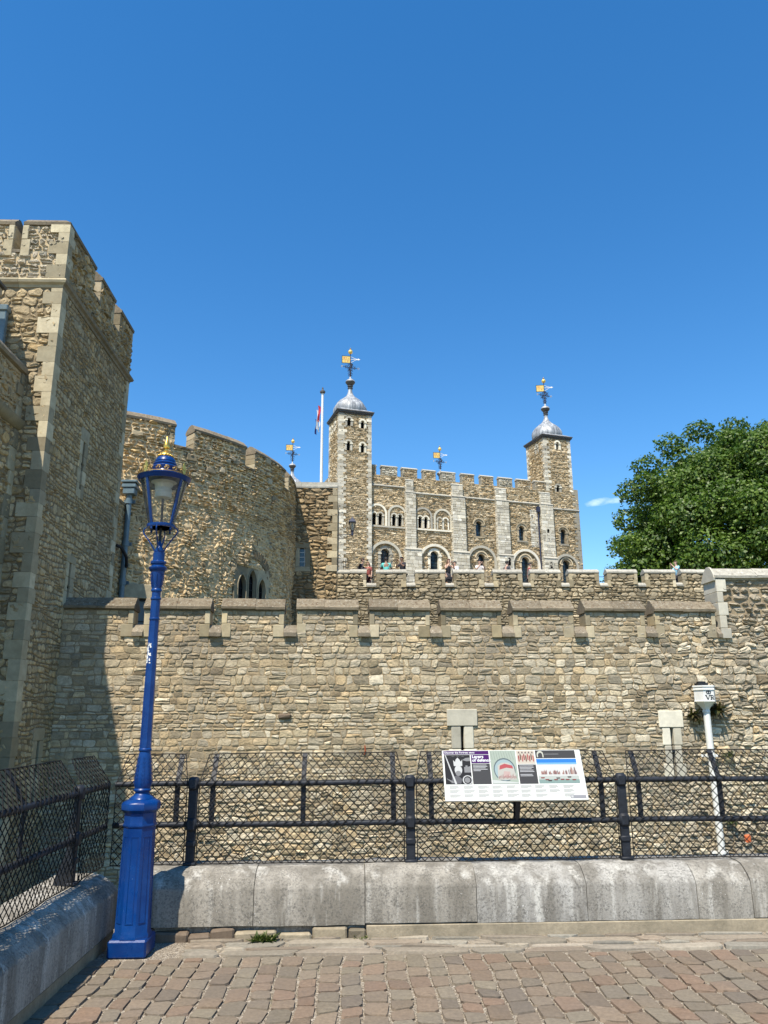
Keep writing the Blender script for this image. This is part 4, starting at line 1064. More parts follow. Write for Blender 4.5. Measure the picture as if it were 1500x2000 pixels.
# roof timber bracket and pipe above it
rb_ = empty('roof_beam', (-8.05, 15.7, 10.9), 'projecting timber gutter box at the far left, above the blue grey pipe', 'gutter box')
mb = MB(); fbm = Plane((-8.15, 15.95, 0), (0, -1, 0), (1, 0, 0)); mb.fbox(fbm, 0, 6, 10.86, 11.06, -.5, .0, .02); mb.build('box', M['wood'], rb_)
mb = MB(); mb.fbox(fbm, -.06, 6, 11.07, 11.14, -.5, .06, .01); mb.build('edge_strip', M['cornice'], rb_)
dp = empty('left_drainpipe', (-8.25, 16.3, 9.3), 'short blue grey pipe at the far left, dropping below the timber gutter box', 'drainpipe')
mb = MB(); mb.fbox(Plane((-8.30, 16.40, 0), (1, 0, 0), (0, -1, 0)), -.06, .10, 9.4, 10.85, -.07, .07, .02); mb.build('pipe', M['pipe_blue'], dp)
mb = MB(); mb.fbox(Plane((-8.30, 16.40, 0), (1, 0, 0), (0, -1, 0)), -.09, .13, 10.75, 10.9, -.1, .1, .02); mb.build('pipe_head', M['pipe_blue'], dp)

# =================================================================== LINK WALL, DRAINPIPE
lk = empty('link_wall', (-7.3, 22.5, -3.1), 'dark shaded wall stub joining the square tower to the round tower, behind the drainpipe', 'wall')
FLK = Plane((-7.30, 21.97, 0), (0, 1, 0), (1, 0, 0))
face(FLK, -2.3, 2.3, 2.5, 7.95, lk, M['tower'], M['tower_mortar'], h=.15, w=.18, gap=.012, relief=.04, seed=51, detail=1, ntop=30, wamp=.04, wwl=.5, rnd=.3, rough=.35)
mb = MB(); mb.fbox(FLK, -2.3, 2.3, -3.1, 7.93, -1.5, -.05); mb.build('wall_core', M['tower_mortar'], lk)
coping_run(FLK, [(-.3, 7.94), (.04, 7.94), (.06, 8.0), (-.1, 8.10), (-.3, 8.10)], -2.3, 2.2, 3, lk, M['sill'], end=0)
quoin_stack(FLK, 0.0, 1, 7.2, 7.93, 2, lk, M['ashlar'], .14, .2, -.2, .03)
dp2 = empty('tall_drainpipe', (-7.1, 23.35, 3), 'tall grey blue drainpipe running down beside the round tower', 'drainpipe')
mb = MB(); mb.tube([(-7.17, 23.3, z) for z in (3.0, 5.7, 8.35)], .085, 12); mb.build('pipe', M['pipe_blue'], dp2, smooth='auto')
for z in (5.55, 6.75, 8.1):
    mb = MB(); mb.lathe((-7.17, 23.3, z), [(.088, -.09), (.11, -.085), (.11, .085), (.088, .09)], 12); mb.fbox(Plane((-7.17, 23.3, z), (1, 0, 0), (0, -1, 0)), -.17, .17, -.05, .05, -.12, -.06); mb.build('pipe_collar', M['pipe_blue'], dp2, smooth='auto')
mb = MB(); fh = Plane((-7.17, 23.3, 0), (1, 0, 0), (0, -1, 0)); mb.fbox(fh, -.17, .19, 8.30, 8.50, -.17, .17, .02); mb.fbox(fh, -.21, .23, 8.50, 8.62, -.2, .2, .02); mb.fbox(fh, -.24, .26, 8.66, 8.74, -.23, .22, .02); mb.fbox(fh, -.12, .1, 8.6, 8.7, -.17, .1); mb.build('hopper_head', M['pipe_blue'], dp2)
mb = MB(); mb.tube([(-7.22, 22.6, 6.55), (-7.1, 22.75, 6.5), (-7.0, 22.95, 6.25), (-7.05, 23.2, 6.0)], .05, 8); mb.build('branch_pipe', M['iron'], dp2, smooth='auto')

# =================================================================== ROUND TOWER
RC, RR = (-11.28, 31.0), 8.53
rt_ = empty('round_tower', (RC[0], RC[1], -3.1), 'great round rubble tower with a three light pointed window, behind the curtain wall', 'tower')
FR_R = Cyl(RC, RR)
def ua(deg): return R(deg)*RR
GP = [(-3.2, 1.8), (16.8, 21.8), (37.2, 41.8), (57.2, 60.6), (77, 80.6)]
W3 = (ua(61.7)-.93, ua(61.7)+.93, 4.2, 6.66)
DR = (ua(28.9), ua(36.6), 2.6, 5.55)
def lump(u, v): return .03*np.sin(u*2.2+v*1.1)+.02*np.sin(u*5-v*3.3)+.03*np.sin(v*1.4+u*.6)
def rt_mat(u, v, rs):
    e = (v+.9*np.sin(u*1.1)+.5*np.sin(u*2.7+1)) > 8.55
    return np.where(e, 1, 0)
def rt_tone(u, v, tone, val, rs):
    return tone, np.clip(val+.1*np.sin(u*.9+v*.8), 0, 1)
face(FR_R, ua(-8), ua(104), 2.4, 8.4, rt_, M['round'], M['round_mortar'], h=.125, w=.17, gap=.002, relief=.040, holes=[W3, DR], seed=61, detail=1, ntop=110,
     vis=(ua(26), ua(72), 4.4, 9), wamp=.06, wwl=.5, rnd=.34, split=.3, dfun=lump, rough=.34, tonefun=rt_tone)
face(FR_R, ua(-8), ua(104), 8.4, 9.75, rt_, [M['round'], M['round_top']], M['round_mortar'], h=.10, w=.17, gap=.006, relief=.06, seed=62, detail=1, ntop=30,
     vis=(ua(26), ua(72), 4.4, 9.7), wamp=.04, wwl=.5, rnd=.3, split=.1, dfun=lambda u, v: lump(u, v)*.5, rough=.45, matfun=lambda u, v, rs: np.where(v+.5*np.sin(u*1.1)+.3*np.sin(u*2.7) > 9.0, 1, 0))
face(FR_R, ua(-8), ua(104), 9.75, 10.98, rt_, M['round_top'], M['round_mortar'], h=.13, w=.23, gap=.008, relief=.06, holes=[(ua(a), ua(b), 10.28, 20) for a, b in GP], seed=63, detail=1, ntop=60,
     vis=(ua(24), ua(80), 9.7, 11), wamp=.03, wwl=.5, rnd=.3, split=.1, rough=.35)
mb = MB(); mb.lathe((RC[0], RC[1], 0), [(RR-.3, -3.1), (RR-.25, 2.4), (RR-.10, 2.45), (RR-.10, 4.1)], 64); mb.lathe((RC[0], RC[1], 0), [(RR-.45, 2.4), (RR-.45, 10.2), (RR-.6, 10.25)], 64)
mb.build('tower_core', M['round_mortar'], rt_, smooth='auto')
MG = [(1.8, 16.8), (21.8, 37.2), (41.8, 57.2), (60.6, 77), (80.6, 100)]
mb = MB()
for a, b in MG: mb.prof(FR_R, [(-.05, 10.2), (-.05, 10.97), (-.50, 10.97), (-.50, 10.2)], ua(a)+.03, ua(b)-.03, 8)
mb.build('merlon_core', M['round_mortar'], rt_)
RCOP = [(.02, 10.90), (.07, 10.92), (.085, 10.99), (.05, 11.01), (.0, 11.08), (-.02, 11.085), (-.10, 11.18), (-.2, 11.21), (-.32, 11.17), (-.5, 11.05), (-.55, 10.97), (-.52, 10.90)]
for a, b in MG: coping_run(FR_R, RCOP, ua(a), ua(b), 3, rt_, M['coping'], seg=3)
for a, b in GP:
    coping_run(FR_R, [(.02, 10.20), (.05, 10.22), (.06, 10.29), (-.1, 10.36), (-.5, 10.40), (-.5, 10.2)], ua(a), ua(b), 1, rt_, M['sill'], 'embrasure_sill', end=0, seg=2)
    quoin_stack(FR_R, ua(a), -1, 10.30, 10.90, 3, rt_, M['ashlar'], .20, .34, -.50, .03, 0); quoin_stack(FR_R, ua(b), 1, 10.30, 10.90, 3, rt_, M['ashlar'], .16, .26, -.50, .03, 1)
rs_ = random.Random(71)
for _ in range(26):   # bigger ochre blocks of old repairs
    u = ua(rs_.uniform(24, 74)); v = rs_.choice([rs_.uniform(9.3, 10.2), rs_.uniform(9.8, 10.8)]); w = rs_.uniform(.2, .42)
    if any(ua(a)-.5 < u < ua(b)+.3 and v > 9.9 for a, b in GP): continue
    mb = MB(); mb.fbox(FR_R, u, u+w, v, v+rs_.uniform(.13, .24), -.05, .075, .03, .015); mb.build('repair_block', M['ashlar'], rt_)
# three light window
we = empty('pointed_window', FR_R.pts([(ua(61.7), 5, 0)])[0]); we.parent = rt_; we.location = we.location-rt_.location
def wp(mb, n, mt, par, **k):
    o = mb.build(n, mt, None, **k); o.parent = par; o.location = -world_off(par); return o
phm = R(61.7); wn_ = (math.sin(phm), -math.cos(phm), 0); wu = (math.cos(phm), math.sin(phm), 0)
FW = Plane((RC[0]+(RR-.02)*wn_[0], RC[1]+(RR-.02)*wn_[1], 0), wu, wn_)
lw_, lsp = .44, .58
tops = [(-lsp, 1.92), (0, 2.16), (lsp, 1.92)]
# plate split in three vertical strips, each with its pointed opening
for k, (uc, h_) in enumerate(tops):
    ap_ = arch_pts(lw_, h_, 7, True, uc, 4.45); a, b = uc-lsp/2-(.16 if k == 0 else 0)+.001*k, uc+lsp/2+(.16 if k == 2 else 0)
    op = plate_pts(ap_, a, b, 4.45, 6.70 if k != 1 else 6.78)
    mb = MB(); mb.ring(FW, op, ap_, -.14, .015+.002*k); wp(mb, 'tracery_plate', M['ashlar'], we)
    ip = arch_pts(lw_+.08, h_+.04, 7, True, uc, 4.45)
    mb = MB(); mb.ring(FW, ip, arch_pts(lw_, h_, 7, True, uc, 4.45), .01, .05+.002*k); wp(mb, 'moulding', M['ashlar'], we)
    mb = MB(); mb.fbox(FW, uc-lsp/2, uc+lsp/2, 4.3, 6.45 if k != 1 else 6.65, -.16, -.12); wp(mb, 'glazing', M['dark'], we)
    mb = MB()
    for q in range(1, 9): mb.fbox(FW, uc-lw_/2, uc+lw_/2, 4.4+q*.25, 4.42+q*.25, -.12, -.105)
    for q in (-1, 1): mb.fbox(FW, uc+q*.07-.008, uc+q*.07+.008, 4.4, 6.3, -.12, -.10)
    wp(mb, 'window_bars', M['iron'], we)
mb = MB(); mb.fbox(FW, -1.15, 1.15, 4.1, 4.45, -.3, .12, .02); wp(mb, 'window_sill', M['ashlar'], we)
for sx in (-1, 1):
    mb = MB(); mb.fbox(FW, sx*.93-.10, sx*.93+.10, 4.45, 6.0, -.3, .03, .02); wp(mb, 'jamb', M['ashlar'], we)
# relieving arch of rough voussoirs over the window
for i in range(21):
    a = math.pi*(.16+.68*i/20); rr0 = 1.22; mb = MB()
    cx_, cz_ = rr0*1.0*math.cos(a), 5.95+rr0*math.sin(a)
    l_ = rs_.uniform(.13, .2); t = (math.cos(a), math.sin(a)); n_ = (-t[1], t[0]); w = .05
    cx_ += ua(61.7)
    mb.poly(FR_R, [(cx_-t[0]*l_-n_[0]*w, cz_-t[1]*l_-n_[1]*w), (cx_+t[0]*l_-n_[0]*w, cz_+t[1]*l_-n_[1]*w), (cx_+t[0]*l_+n_[0]*w, cz_+t[1]*l_+n_[1]*w), (cx_-t[0]*l_+n_[0]*w, cz_-t[1]*l_+n_[1]*w)], -.1, .04+rs_.uniform(0, .03))
    mb.build('voussoir', M['round'], rt_)
# doorway beside the drainpipe
de = empty('doorway', FR_R.pts([(ua(32.7), 3, 0)])[0]); de.parent = rt_; de.location = de.location-rt_.location
phd = R(24); FD = Plane((RC[0]+(RR+.05)*math.sin(R(32.7)), RC[1]-(RR+.05)*math.cos(R(32.7)), 0), (math.cos(phd), math.sin(phd), 0), (math.sin(phd), -math.cos(phd), 0))
for nm, a, b, v0, v1, d0, d1, mt in (('jamb', -.72, -.32, 2.6, 5.12, -.4, .04, 'ashlar'), ('jamb', .26, .52, 2.6, 5.12, -.4, .04, 'ashlar'), ('lintel', -.72, .56, 5.125, 5.56, -.4, .05, 'ashlar'), ('door_leaf', -.34, .28, 2.6, 5.14, -.22, -.16, 'door_blue')):
    mb = MB(); mb.fbox(FD, a, b, v0, v1, d0, d1, .012); wp(mb, nm, M[mt], de)
mb = MB(); mb.fbox(FD, -.32, .26, 5.06, 5.12, -.16, -.13); mb.fbox(FD, .20, .26, 2.6, 5.06, -.16, -.13); mb.fbox(FD, -.32, .2, 4.42, 4.45, -.16, -.14); wp(mb, 'door_frame', M['iron'], de)
mb = MB(); mb.fbox(FD, -1.2, .52, 2.4, 2.6, -.5, .05, .01); wp(mb, 'door_sill', M['ashlar'], de)

# =================================================================== BROWN BLOCK + INNER WALL
YB = 31.6
FI = Plane((-2.8, YB, 0), (1, 0, 0), (0, -1, 0))
def iu(x): return x+2.8
bb = empty('brown_block', (-1.9, YB, 0), 'brown rubble wall block with pale quoins and small window, left of the keep', 'building')
SW = (iu(-2.62), iu(-2.08), 7.45, 8.62)
face(FI, -.6, iu(-.92), 2, 11.02, bb, M['brown'], M['inner_mortar'], h=.17, w=.29, gap=.006, relief=.045, holes=[SW], seed=81, detail=1, ntop=70, vis=(0, 1.9, 6.5, 11), wamp=.06, wwl=.8, rnd=.3, split=.15, rough=.5)
mb = MB(); mb.fbox(FI, -.6, iu(-.97), 2, 11.0, -4, -.3); mb.build('block_core', M['inner_mortar'], bb)
coping_run(FI, [(-.6, 11.02), (.05, 11.02), (.07, 11.08), (.05, 11.15), (-.03, 11.17), (-.03, 11.30), (-.6, 11.30)], -.6, iu(-.92), 3, bb, M['coping_pale'], 'coping_stone', end=.0)
quoin_stack(FI, iu(-.92), -1, 7.4, 11.01, 12, bb, M['ashlar'], .22, .44, -.4, .07)
se = empty('small_window', FI.pts([(iu(-2.37), 7.6, 0)])[0]); se.parent = bb; se.location = se.location-bb.location
for nm, a, b, v0, v1, d0, d1, mt in (('jamb', -2.66, -2.49, 7.62, 8.40, -.3, .02, 'ashlar'), ('jamb', -2.25, -2.04, 7.62, 8.40, -.3, .02, 'ashlar'), ('lintel', -2.70, -2.02, 8.405, 8.66, -.3, .022, 'ashlar'), ('window_sill', -2.70, -2.02, 7.40, 7.615, -.3, .03, 'ashlar'), ('pane', -2.50, -2.24, 7.6, 8.42, -.14, -.12, 'window_glass')):
    mb = MB(); mb.fbox(FI, iu(a), iu(b), v0, v1, d0, d1, .01); wp(mb, nm, M[mt], se)
mb = MB()
for z in (7.82, 8.02, 8.22): mb.fbox(FI, iu(-2.49), iu(-2.25), z, z+.02, -.12, -.10)
mb.fbox(FI, iu(-2.30), iu(-2.265), 7.62, 8.4, -.12, -.105); wp(mb, 'glazing_bars', M['white_paint'], se)

iw = empty('inner_wall', (7, YB, 0), 'second battlemented rubble wall beyond the curtain wall, with people standing behind it', 'castle wall')
def ixp(px): return .71+(px-735)*.02163
IM = [(658, 716), (735, 792.5), (810, 867.5), (884, 943), (961, 1017), (1033, 1092), (1108, 1167), (1183, 1242), (1257, 1317), (1330, 1385), (1403, 1462), (1480, 1540)]
IMu = [(iu(ixp(a)), iu(ixp(b))) for a, b in IM]; IMu[0] = (iu(-.92)+.004, IMu[0][1])
IEND = IMu[-1][1]
igaps = [(IMu[i][1], IMu[i+1][0]) for i in range(len(IMu)-1)]
face(FI, iu(-.92), IEND, 2, 7.32, iw, M['inner'], M['inner_mortar'], h=.135, w=.25, gap=.006, relief=.032, holes=[(a, b, 6.82, 20) for a, b in igaps], seed=83, detail=1, ntop=170, vis=(1.8, 17.8, 6.0, 7.4), wamp=.035, wwl=.6, rnd=.3, split=.15, rough=.4)
mb = MB(); mb.fbox(FI, iu(-.9), IEND, 2, 6.8, -1.6, -.2)
for a, b in IMu: mb.fbox(FI, a+.02, b-.02, 6.8, 7.32, -.42, -.06)
for a, b in igaps: mb.fbox(FI, a-.03, b+.03, 6.4, 6.80, -.42, -.05)
mb.fbox(FI, iu(-.9), IEND, 6.2, 6.30, -3.0, -.3)
mb.build('wall_core', M['inner_mortar'], iw)
ICOP = [(-.0, 7.31), (.05, 7.325), (.06, 7.385), (.03, 7.395), (-.02, 7.45), (-.04, 7.452), (-.10, 7.51), (-.2, 7.53), (-.32, 7.46), (-.44, 7.38), (-.44, 7.31)]
for a, b in IMu: coping_run(FI, ICOP, a, b, 2, iw, M['coping_pale'], seg=2)
for i, (a, b) in enumerate(IMu):
    if i > 0: quoin_stack(FI, a, 1, 6.74, 7.31, 2, iw, M['ashlar'], .13, .20, -.42, .045, i % 2)
    quoin_stack(FI, b, -1, 6.74, 7.31, 2, iw, M['ashlar'], .13, .20, -.42, .045, (i+1) % 2)
for a, b in igaps: coping_run(FI, [(.10, 6.76), (.105, 6.83), (.06, 6.85), (-.02, 6.93), (-.42, 6.97), (-.42, 6.76)], a, b, 1, iw, M['coping_pale'], 'embrasure_sill', end=0, seg=1)
rl = empty('wall_walk_railing', (6, YB+.5, 7), 'thin black double rail seen through the gaps of the inner battlements', 'railing')
for z in (7.06, 7.27):
    mb = MB(); mb.tube([(-.8, YB+.52, z), (ixp(1540), YB+.52, z)], .013, 6); mb.build('rail', M['iron'], rl)
for a, b in igaps:
    mb = MB(); mb.tube([(a-2.8-.1, YB+.52, 6.3), (a-2.8-.1, YB+.52, 7.28)], .013, 6); mb.build('post', M['iron'], rl)
sr = empty('spiked_railing', (-.65, YB+.1, 7.55), 'short black spiked railing on top of the inner wall beside the brown block', 'railing')
mb = MB(); mb.tube([(-.92, YB+.16, 7.83), (-.40, YB+.16, 7.83)], .010, 6); mb.tube([(-.92, YB+.16, 7.62), (-.40, YB+.16, 7.62)], .008, 6); mb.build('rail', M['iron'], sr)
for i in range(7):
    x = -.88+.075*i; mb = MB(); mb.tube([(x, YB+.16, 7.5), (x, YB+.16, 7.90)], .008, 5); mb.lathe((x, YB+.16, 7.90), [(.004, 0), (.016, .02), (.001, .06)], 6); mb.build('spike', M['iron'], sr)

# wall lantern on a bracket
wl = empty('wall_lantern', (-.3, 31.0, 9), 'small black lantern on a scrolled bracket fixed to the edge of the brown block', 'wall lamp')
lx, ly = -.29, 31.05
mb = MB(); mb.tube([(-.93, 31.25, 8.88), (lx+.05, ly, 8.88)], .016, 6); mb.tube([(-.93, 31.25, 8.72), (-.6, 31.15, 8.72), (-.36, ly, 8.84)], .012, 6)
for cxx in (-.83, -.70, -.57): mb.tube([(cxx+.05*math.cos(a), 31.2, 8.80+.05*math.sin(a)) for a in [i*.8 for i in range(8)]], .008, 5)
mb.build('bracket', M['iron'], wl)
mb = MB(); mb.lathe((lx, ly, 0), [(.03, 8.80), (.055, 8.82), (.05, 8.98), (.07, 9.0), (.05, 9.03)], 8); mb.build('lantern_base', M['vane_dark'], wl)
mb = MB()
for k in range(4):
    a = k*math.pi/2+math.pi/4; mb.bar((lx+.075*math.cos(a), ly+.075*math.sin(a), 9.04), (lx+.19*math.cos(a), ly+.19*math.sin(a), 9.38), .018, .018)
mb.lathe((lx, ly, 0), [(.10, 9.03), (.085, 9.05), (.02, 9.05)], 4, rot=math.pi/4); mb.build('lantern_frame', M['iron'], wl)
mb = MB(); mb.lathe((lx, ly, 0), [(.21, 9.37), (.21, 9.40), (.13, 9.48), (.07, 9.52), (.05, 9.57), (.02, 9.60), (.005, 9.66)], 4, rot=math.pi/4); mb.build('lantern_roof', M['vane_dark'], wl)
for k in range(4):
    a = k*math.pi/2+math.pi/4; b = a+math.pi/2; mb = MB()
    mb.add([(lx+.07*math.cos(a), ly+.07*math.sin(a), 9.05), (lx+.07*math.cos(b), ly+.07*math.sin(b), 9.05), (lx+.18*math.cos(b), ly+.18*math.sin(b), 9.37), (lx+.18*math.cos(a), ly+.18*math.sin(a), 9.37)], [(0, 1, 2, 3)])
    mb.build('glass_pane', M['glass'], wl)
mb = MB(); mb.lathe((lx, ly, 0), [(.03, 9.05), (.05, 9.15), (.06, 9.25), (.03, 9.33)], 8); mb.build('lamp_mantle', M['white_inside'], wl)

# =================================================================== WHITE KEEP
KC, KS = 1/math.hypot(1, .30), .30/math.hypot(1, .30)
KO = (-2.566, 89.23, 0)
kU, kN = (KC, KS, 0), (KS, -KC, 0)
kp = empty('stone_keep', (KO[0]+14*KC, KO[1]+14*KS, 3), 'great pale square keep with corner turrets under lead domes, rising beyond the walls', 'castle')
FK = Plane(KO, kU, kN)
def kfr(s, back=0.): # frame origin shifted
    return Plane((KO[0]+s*KC-back*KS, KO[1]+s*KS+back*KC, 0), kU, kN)
def kside(s, back=0.): # left-facing side, u runs backwards
    return Plane((KO[0]+s*KC-back*KS, KO[1]+s*KS+back*KC, 0), (-KS, KC, 0), (-KC, -KS, 0))
def kright(s, back=0.):
    return Plane((KO[0]+s*KC-back*KS, KO[1]+s*KS+back*KC, 0), (-KS, KC, 0), (KC, KS, 0))
TA = {}
KW = 33.4
pairs = [(4.55, 5.27), (7.0, 7.95), (10.45, 11.33), (12.75, 13.75)]
pairs = [(4.95, .0), (7.50, 0), (10.92, 0), (13.55, 0)]
single = [(18.5, 23.45, 2.0, .86), (24.6, 23.3, 2.0, .86), (30.72, 23.25, 2.0, .86)]
low = [(5.94, 17.6, 3.50, 1.15), (12.35, 17.7, 3.5, 1.15), (18.7, 17.6, 3.6, 1.0), (24.9, 17.2, 4.0, 1.15), (30.87, 16.6, 4.5, 1.15)]
kholes = []
for s, _ in pairs[:3]: kholes += [(s-.66, s-.12, 24.0, 25.60), (s+.12, s+.66, 24.0, 25.60)]
for s, v, h, w in single: kholes.append((s-w/2, s+w/2, v, v+h))
for s, v, h, w in low: kholes.append((s-w/2, s+w/2, v, v+h))
def kt(u, v, tone, val, rs): return tone, np.clip(val+.08*np.sin(u*.5+1)*np.sin(v*.6), 0, 1)
face(FK, 3.9, KW, 14, 30.38, kp, M['keep'], M['keep_mortar'], h=.20, w=.40, gap=.014, relief=.07, holes=kholes, seed=91, detail=0, ntop=0, wamp=.06, wwl=1.2, split=.2, tonefun=kt, rough=.6, stuff='wall_rubble')
mb = MB(); mb.fbox(FK, .3, KW-.3, 3.6, 30.3, -22, -.5); mb.fbox(FK, .1, KW-.1, 3.6, 14, -.6, -.05); mb.build('keep_core', M['keep_mortar'], kp)
# shadowed string course + parapet
KM = [(3.9, 4.93), (5.66, 7.69), (8.37, 10.36), (11.19, 12.88), (13.72, 15.6), (16.51, 18.25), (19.21, 21.0), (21.85, 23.75), (24.5, 26.4), (27.1, 28.9)]
for i, (a, b) in enumerate(KM):
    if b > 28.6: b = 28.7
    mb = MB(); fr = kfr(0, .25)
    rs = np.random.RandomState(200+i); q, rects = layout(a, b, 30.46, 31.58, .19, .36, [], rs, .1); q = warp(q, 300+i, .03, 1)
    V, F, colr, size = stone_geo(q, rs, fr, .02, .07, detail=0, rough=.5)
    n, K = V.shape[:2]; VV = V.reshape(-1, 3); FF = []
    ft = np.array(F); FF = (ft[None]+np.arange(n)[:, None, None]*K).reshape(-1, 4).tolist()
    mb.fbox(fr, a+.02, b-.02, 30.3, 31.58, -.7, -.03)
    m0 = mb.build('merlon', M['keep_ashlar'], kp)
    o = mesh_obj('merlon_facing', VV, FF, M['keep_ashlar'] if i % 3 == 1 else M['keep'], m0, attr=np.repeat(colr, K, 0))
    mb = MB(); mb.prof(fr, [(.09, 31.58), (.10, 31.64), (-.35, 31.90), (-.8, 31.64), (-.79, 31.58)], a-.06, b+.06); mb.build('merlon_cap', M['coping_pale'], m0)
    quoin_stack(fr, a, 1, 30.46, 31.57, 4, m0, M['keep_ashlar'], .2, .4, -.7, .03, i % 2); quoin_stack(fr, b, -1, 30.46, 31.57, 4, m0, M['keep_ashlar'], .2, .4, -.7, .03, (i+1) % 2)
mb = MB(); mb.fbox(kfr(0, .25), 3.9, 28.8, 30.36, 30.46, -.8, .08); mb.build('parapet_sill', M['coping_pale'], kp)
# ashlar helper: regular pale blocks on a box projecting from the face
def ashlar_box(fr, u0, u1, v0, v1, d, parent, name, mat='keep_ashlar', h=.34, w=.5, seed=1, back=.1, sides=True):
    mb = MB(); mb.fbox(fr, u0+.01, u1-.01, v0, v1, -back, d-.02); o = mb.build(name, M['keep_mortar'], parent)
    rs = np.random.RandomState(seed)
    Pn = fr.P+fr.N*d
    faces = [(Plane(Pn, fr.U, fr.N), u0, u1)]
    if sides:
        faces.append((Plane(fr.P+fr.U*u0+fr.N*d, -fr.N, -fr.U), 0, d+back)); faces.append((Plane(fr.P+fr.U*u1+fr.N*d, -fr.N, fr.U), 0, d+back))
    VV = []; FF = []; CC = []; n0 = 0
    for f, a, b in faces:
        q, r_ = layout(a, b, v0, v1, h, w, [], rs, 0.)
        V, F, colr, size = stone_geo(q, rs, f, .012, .03, detail=0, rough=.15)
        n, K = V.shape[:2]; VV.append(V.reshape(-1, 3)); FF += (np.array(F)[None]+np.arange(n)[:, None, None]*K+n0).reshape(-1, 4).tolist(); CC.append(np.repeat(colr, K, 0)); n0 += n*K
    mesh_obj('ashlar_blocks', np.concatenate(VV), FF, M[mat], o, attr=np.concatenate(CC))
    return o
BUT = [(8.54, 9.80, 8.35, 10.4), (14.75, 16.5, 14.6, 16.75), (20.9, 22.65, 20.85, 22.85), (27.4, 29.15, 27.3, 29.2)]
for i, (a, b, c_, d_) in enumerate(BUT):
    ashlar_box(FK, a, b, 21.15, 28.3, .55, kp, 'buttress', seed=400+i)
    ashlar_box(FK, a+.06, b-.22, 28.3, 29.9, .38, kp, 'buttress_head', seed=410+i)
    ashlar_box(FK, c_, d_, 14, 21.05, .80, kp, 'buttress_foot', seed=420+i)
    mb = MB(); mb.prof(FK, [(.0, 21.0), (.88, 21.0), (.9, 21.08), (.6, 21.3), (.0, 21.3)], c_-.05, d_+.05); mb.build('buttress_offset', M['coping_pale'], kp)
    mb = MB(); mb.prof(FK, [(.0, 28.25), (.62, 28.25), (.64, 28.32), (.4, 28.5), (.0, 28.5)], a-.05, b+.05); mb.build('buttress_offset', M['coping_pale'], kp)
    mb = MB(); mb.prof(FK, [(.0, 29.85), (.42, 29.85), (.45, 29.92), (.0, 30.2)], a, b-.16); mb.build('buttress_offset', M['coping_pale'], kp)
# downpipe beside the last buttress
mb = MB(); mb.tube(FK.pts([(27.1, 15, .18), (27.1, 27.6, .18)]), .10, 8); mb.fbox(FK, 26.85, 27.3, 27.3, 28.0, 0, .4); mb.build('downpipe', M['vane_dark'], kp)
# string course lengths and sill bands between buttresses
bays = [(4.0, 8.5), (9.85, 14.7), (16.55, 20.85), (22.7, 27.35), (29.2, KW)]
for i, (a, b) in enumerate(bays):
    z = (28.95, 28.35, 28.35, 28.35, 27.9)[i]
    mb = MB(); mb.prof(FK, [(0, z-.05), (.18, z-.05), (.22, z+.05), (0, z+.28)], a, b); mb.build('string_course', M['coping_pale'], kp)
for a, b in ((4.0, 8.5), (9.85, 14.7)):
    mb = MB(); mb.fbox(FK, a, b, 23.72, 23.92, 0, .20); mb.build('sill_band', M['keep_arch'], kp)
# relieving ashlar patches
ashlar_box(FK, 25.9, 27.05, 22.6, 27.6, .06, kp, 'ashlar_patch', seed=450, sides=False)
def kwin(fr, s, v, h, w, sur, parent, mat='keep_arch', glass='window_glass', depth=.45, proud=.08, name='window', hood=False, bars=True):
    e = empty(name, fr.pts([(s, v, 0)])[0]); e.parent = parent; e.location = e.location-world_off(parent)
    ap_ = arch_pts(w, h, 6, False, s, v)
    outer = arch_pts(w+2*sur, h+sur, 6, False, s, v)
    inn = arch_pts(w, h, 6, False, s, v)
    mb = MB(); mb.ring(fr, outer, inn, -depth, proud); wp(mb, 'surround', M[mat], e)
    if hood:
        mb = MB(); mb.ring(fr, arch_pts(w+2*sur+.34, h+sur+.17, 6, False, s, v)[1:-1], arch_pts(w+2*sur+.02, h+sur+.01, 6, False, s, v)[1:-1], 0, proud+.10); wp(mb, 'hood_mould', M[mat], e)
    for sx in (-1, 1):
        mb = MB(); mb.fbox(fr, s+sx*(w/2+sur*.5)-sur*.75, s+sx*(w/2+sur*.5)+sur*.75, v+h-w/2-.12, v+h-w/2+.04, -.1, proud+.07); wp(mb, 'impost', M[mat], e)
    if name == 'window':
        mb = MB(); mb.fbox(fr, s-w/2-.05, s+w/2+.05, v-.02, v+h+.02, -depth+.02, -depth+.05); wp(mb, 'pane', M[glass], e)
        if bars:
            mb = MB()
            k = int(h/.42)
            for i in range(1, k+1): mb.fbox(fr, s-w/2, s+w/2, v+i*h/(k+1), v+i*h/(k+1)+.035, -depth+.05, -depth+.08)
            for u in ((0,) if w < .7 else (-.2, .2)): mb.fbox(fr, s+u-.015, s+u+.015, v, v+h-.1, -depth+.05, -depth+.075)
            wp(mb, 'glazing_bars', M['iron'], e)
    return e
for k, (s, _) in enumerate(pairs):
    for sx in (-.39, .39):
        if k < 3: kwin(FK, s+sx, 24.0, 1.50, .54, .16, kp, glass='dark', bars=False, proud=.10)
        else: kwin(FK, s+sx, 24.0, 1.45, .54, .16, kp, name='blind_arch', depth=.02, proud=.12)
    mb = MB(); mb.ring(FK, arch_pts(2.45, 2.75, 8, False, s, 23.92), arch_pts(1.95, 2.50, 8, False, s, 23.92), 0, .16); mb.build('arch_ring', M['keep_arch'], kp)
for k, (s, v, h, w) in enumerate(single):
    kwin(FK, s, v, h, w, .26, kp, mat='keep_yellow', hood=True, depth=.5)
    mb = MB(); mb.fbox(FK, s-w*.9, s+w*.9, v-.2, v, 0, .14); mb.build('window_sill', M['keep_ashlar' if k else 'keep_yellow'], kp)
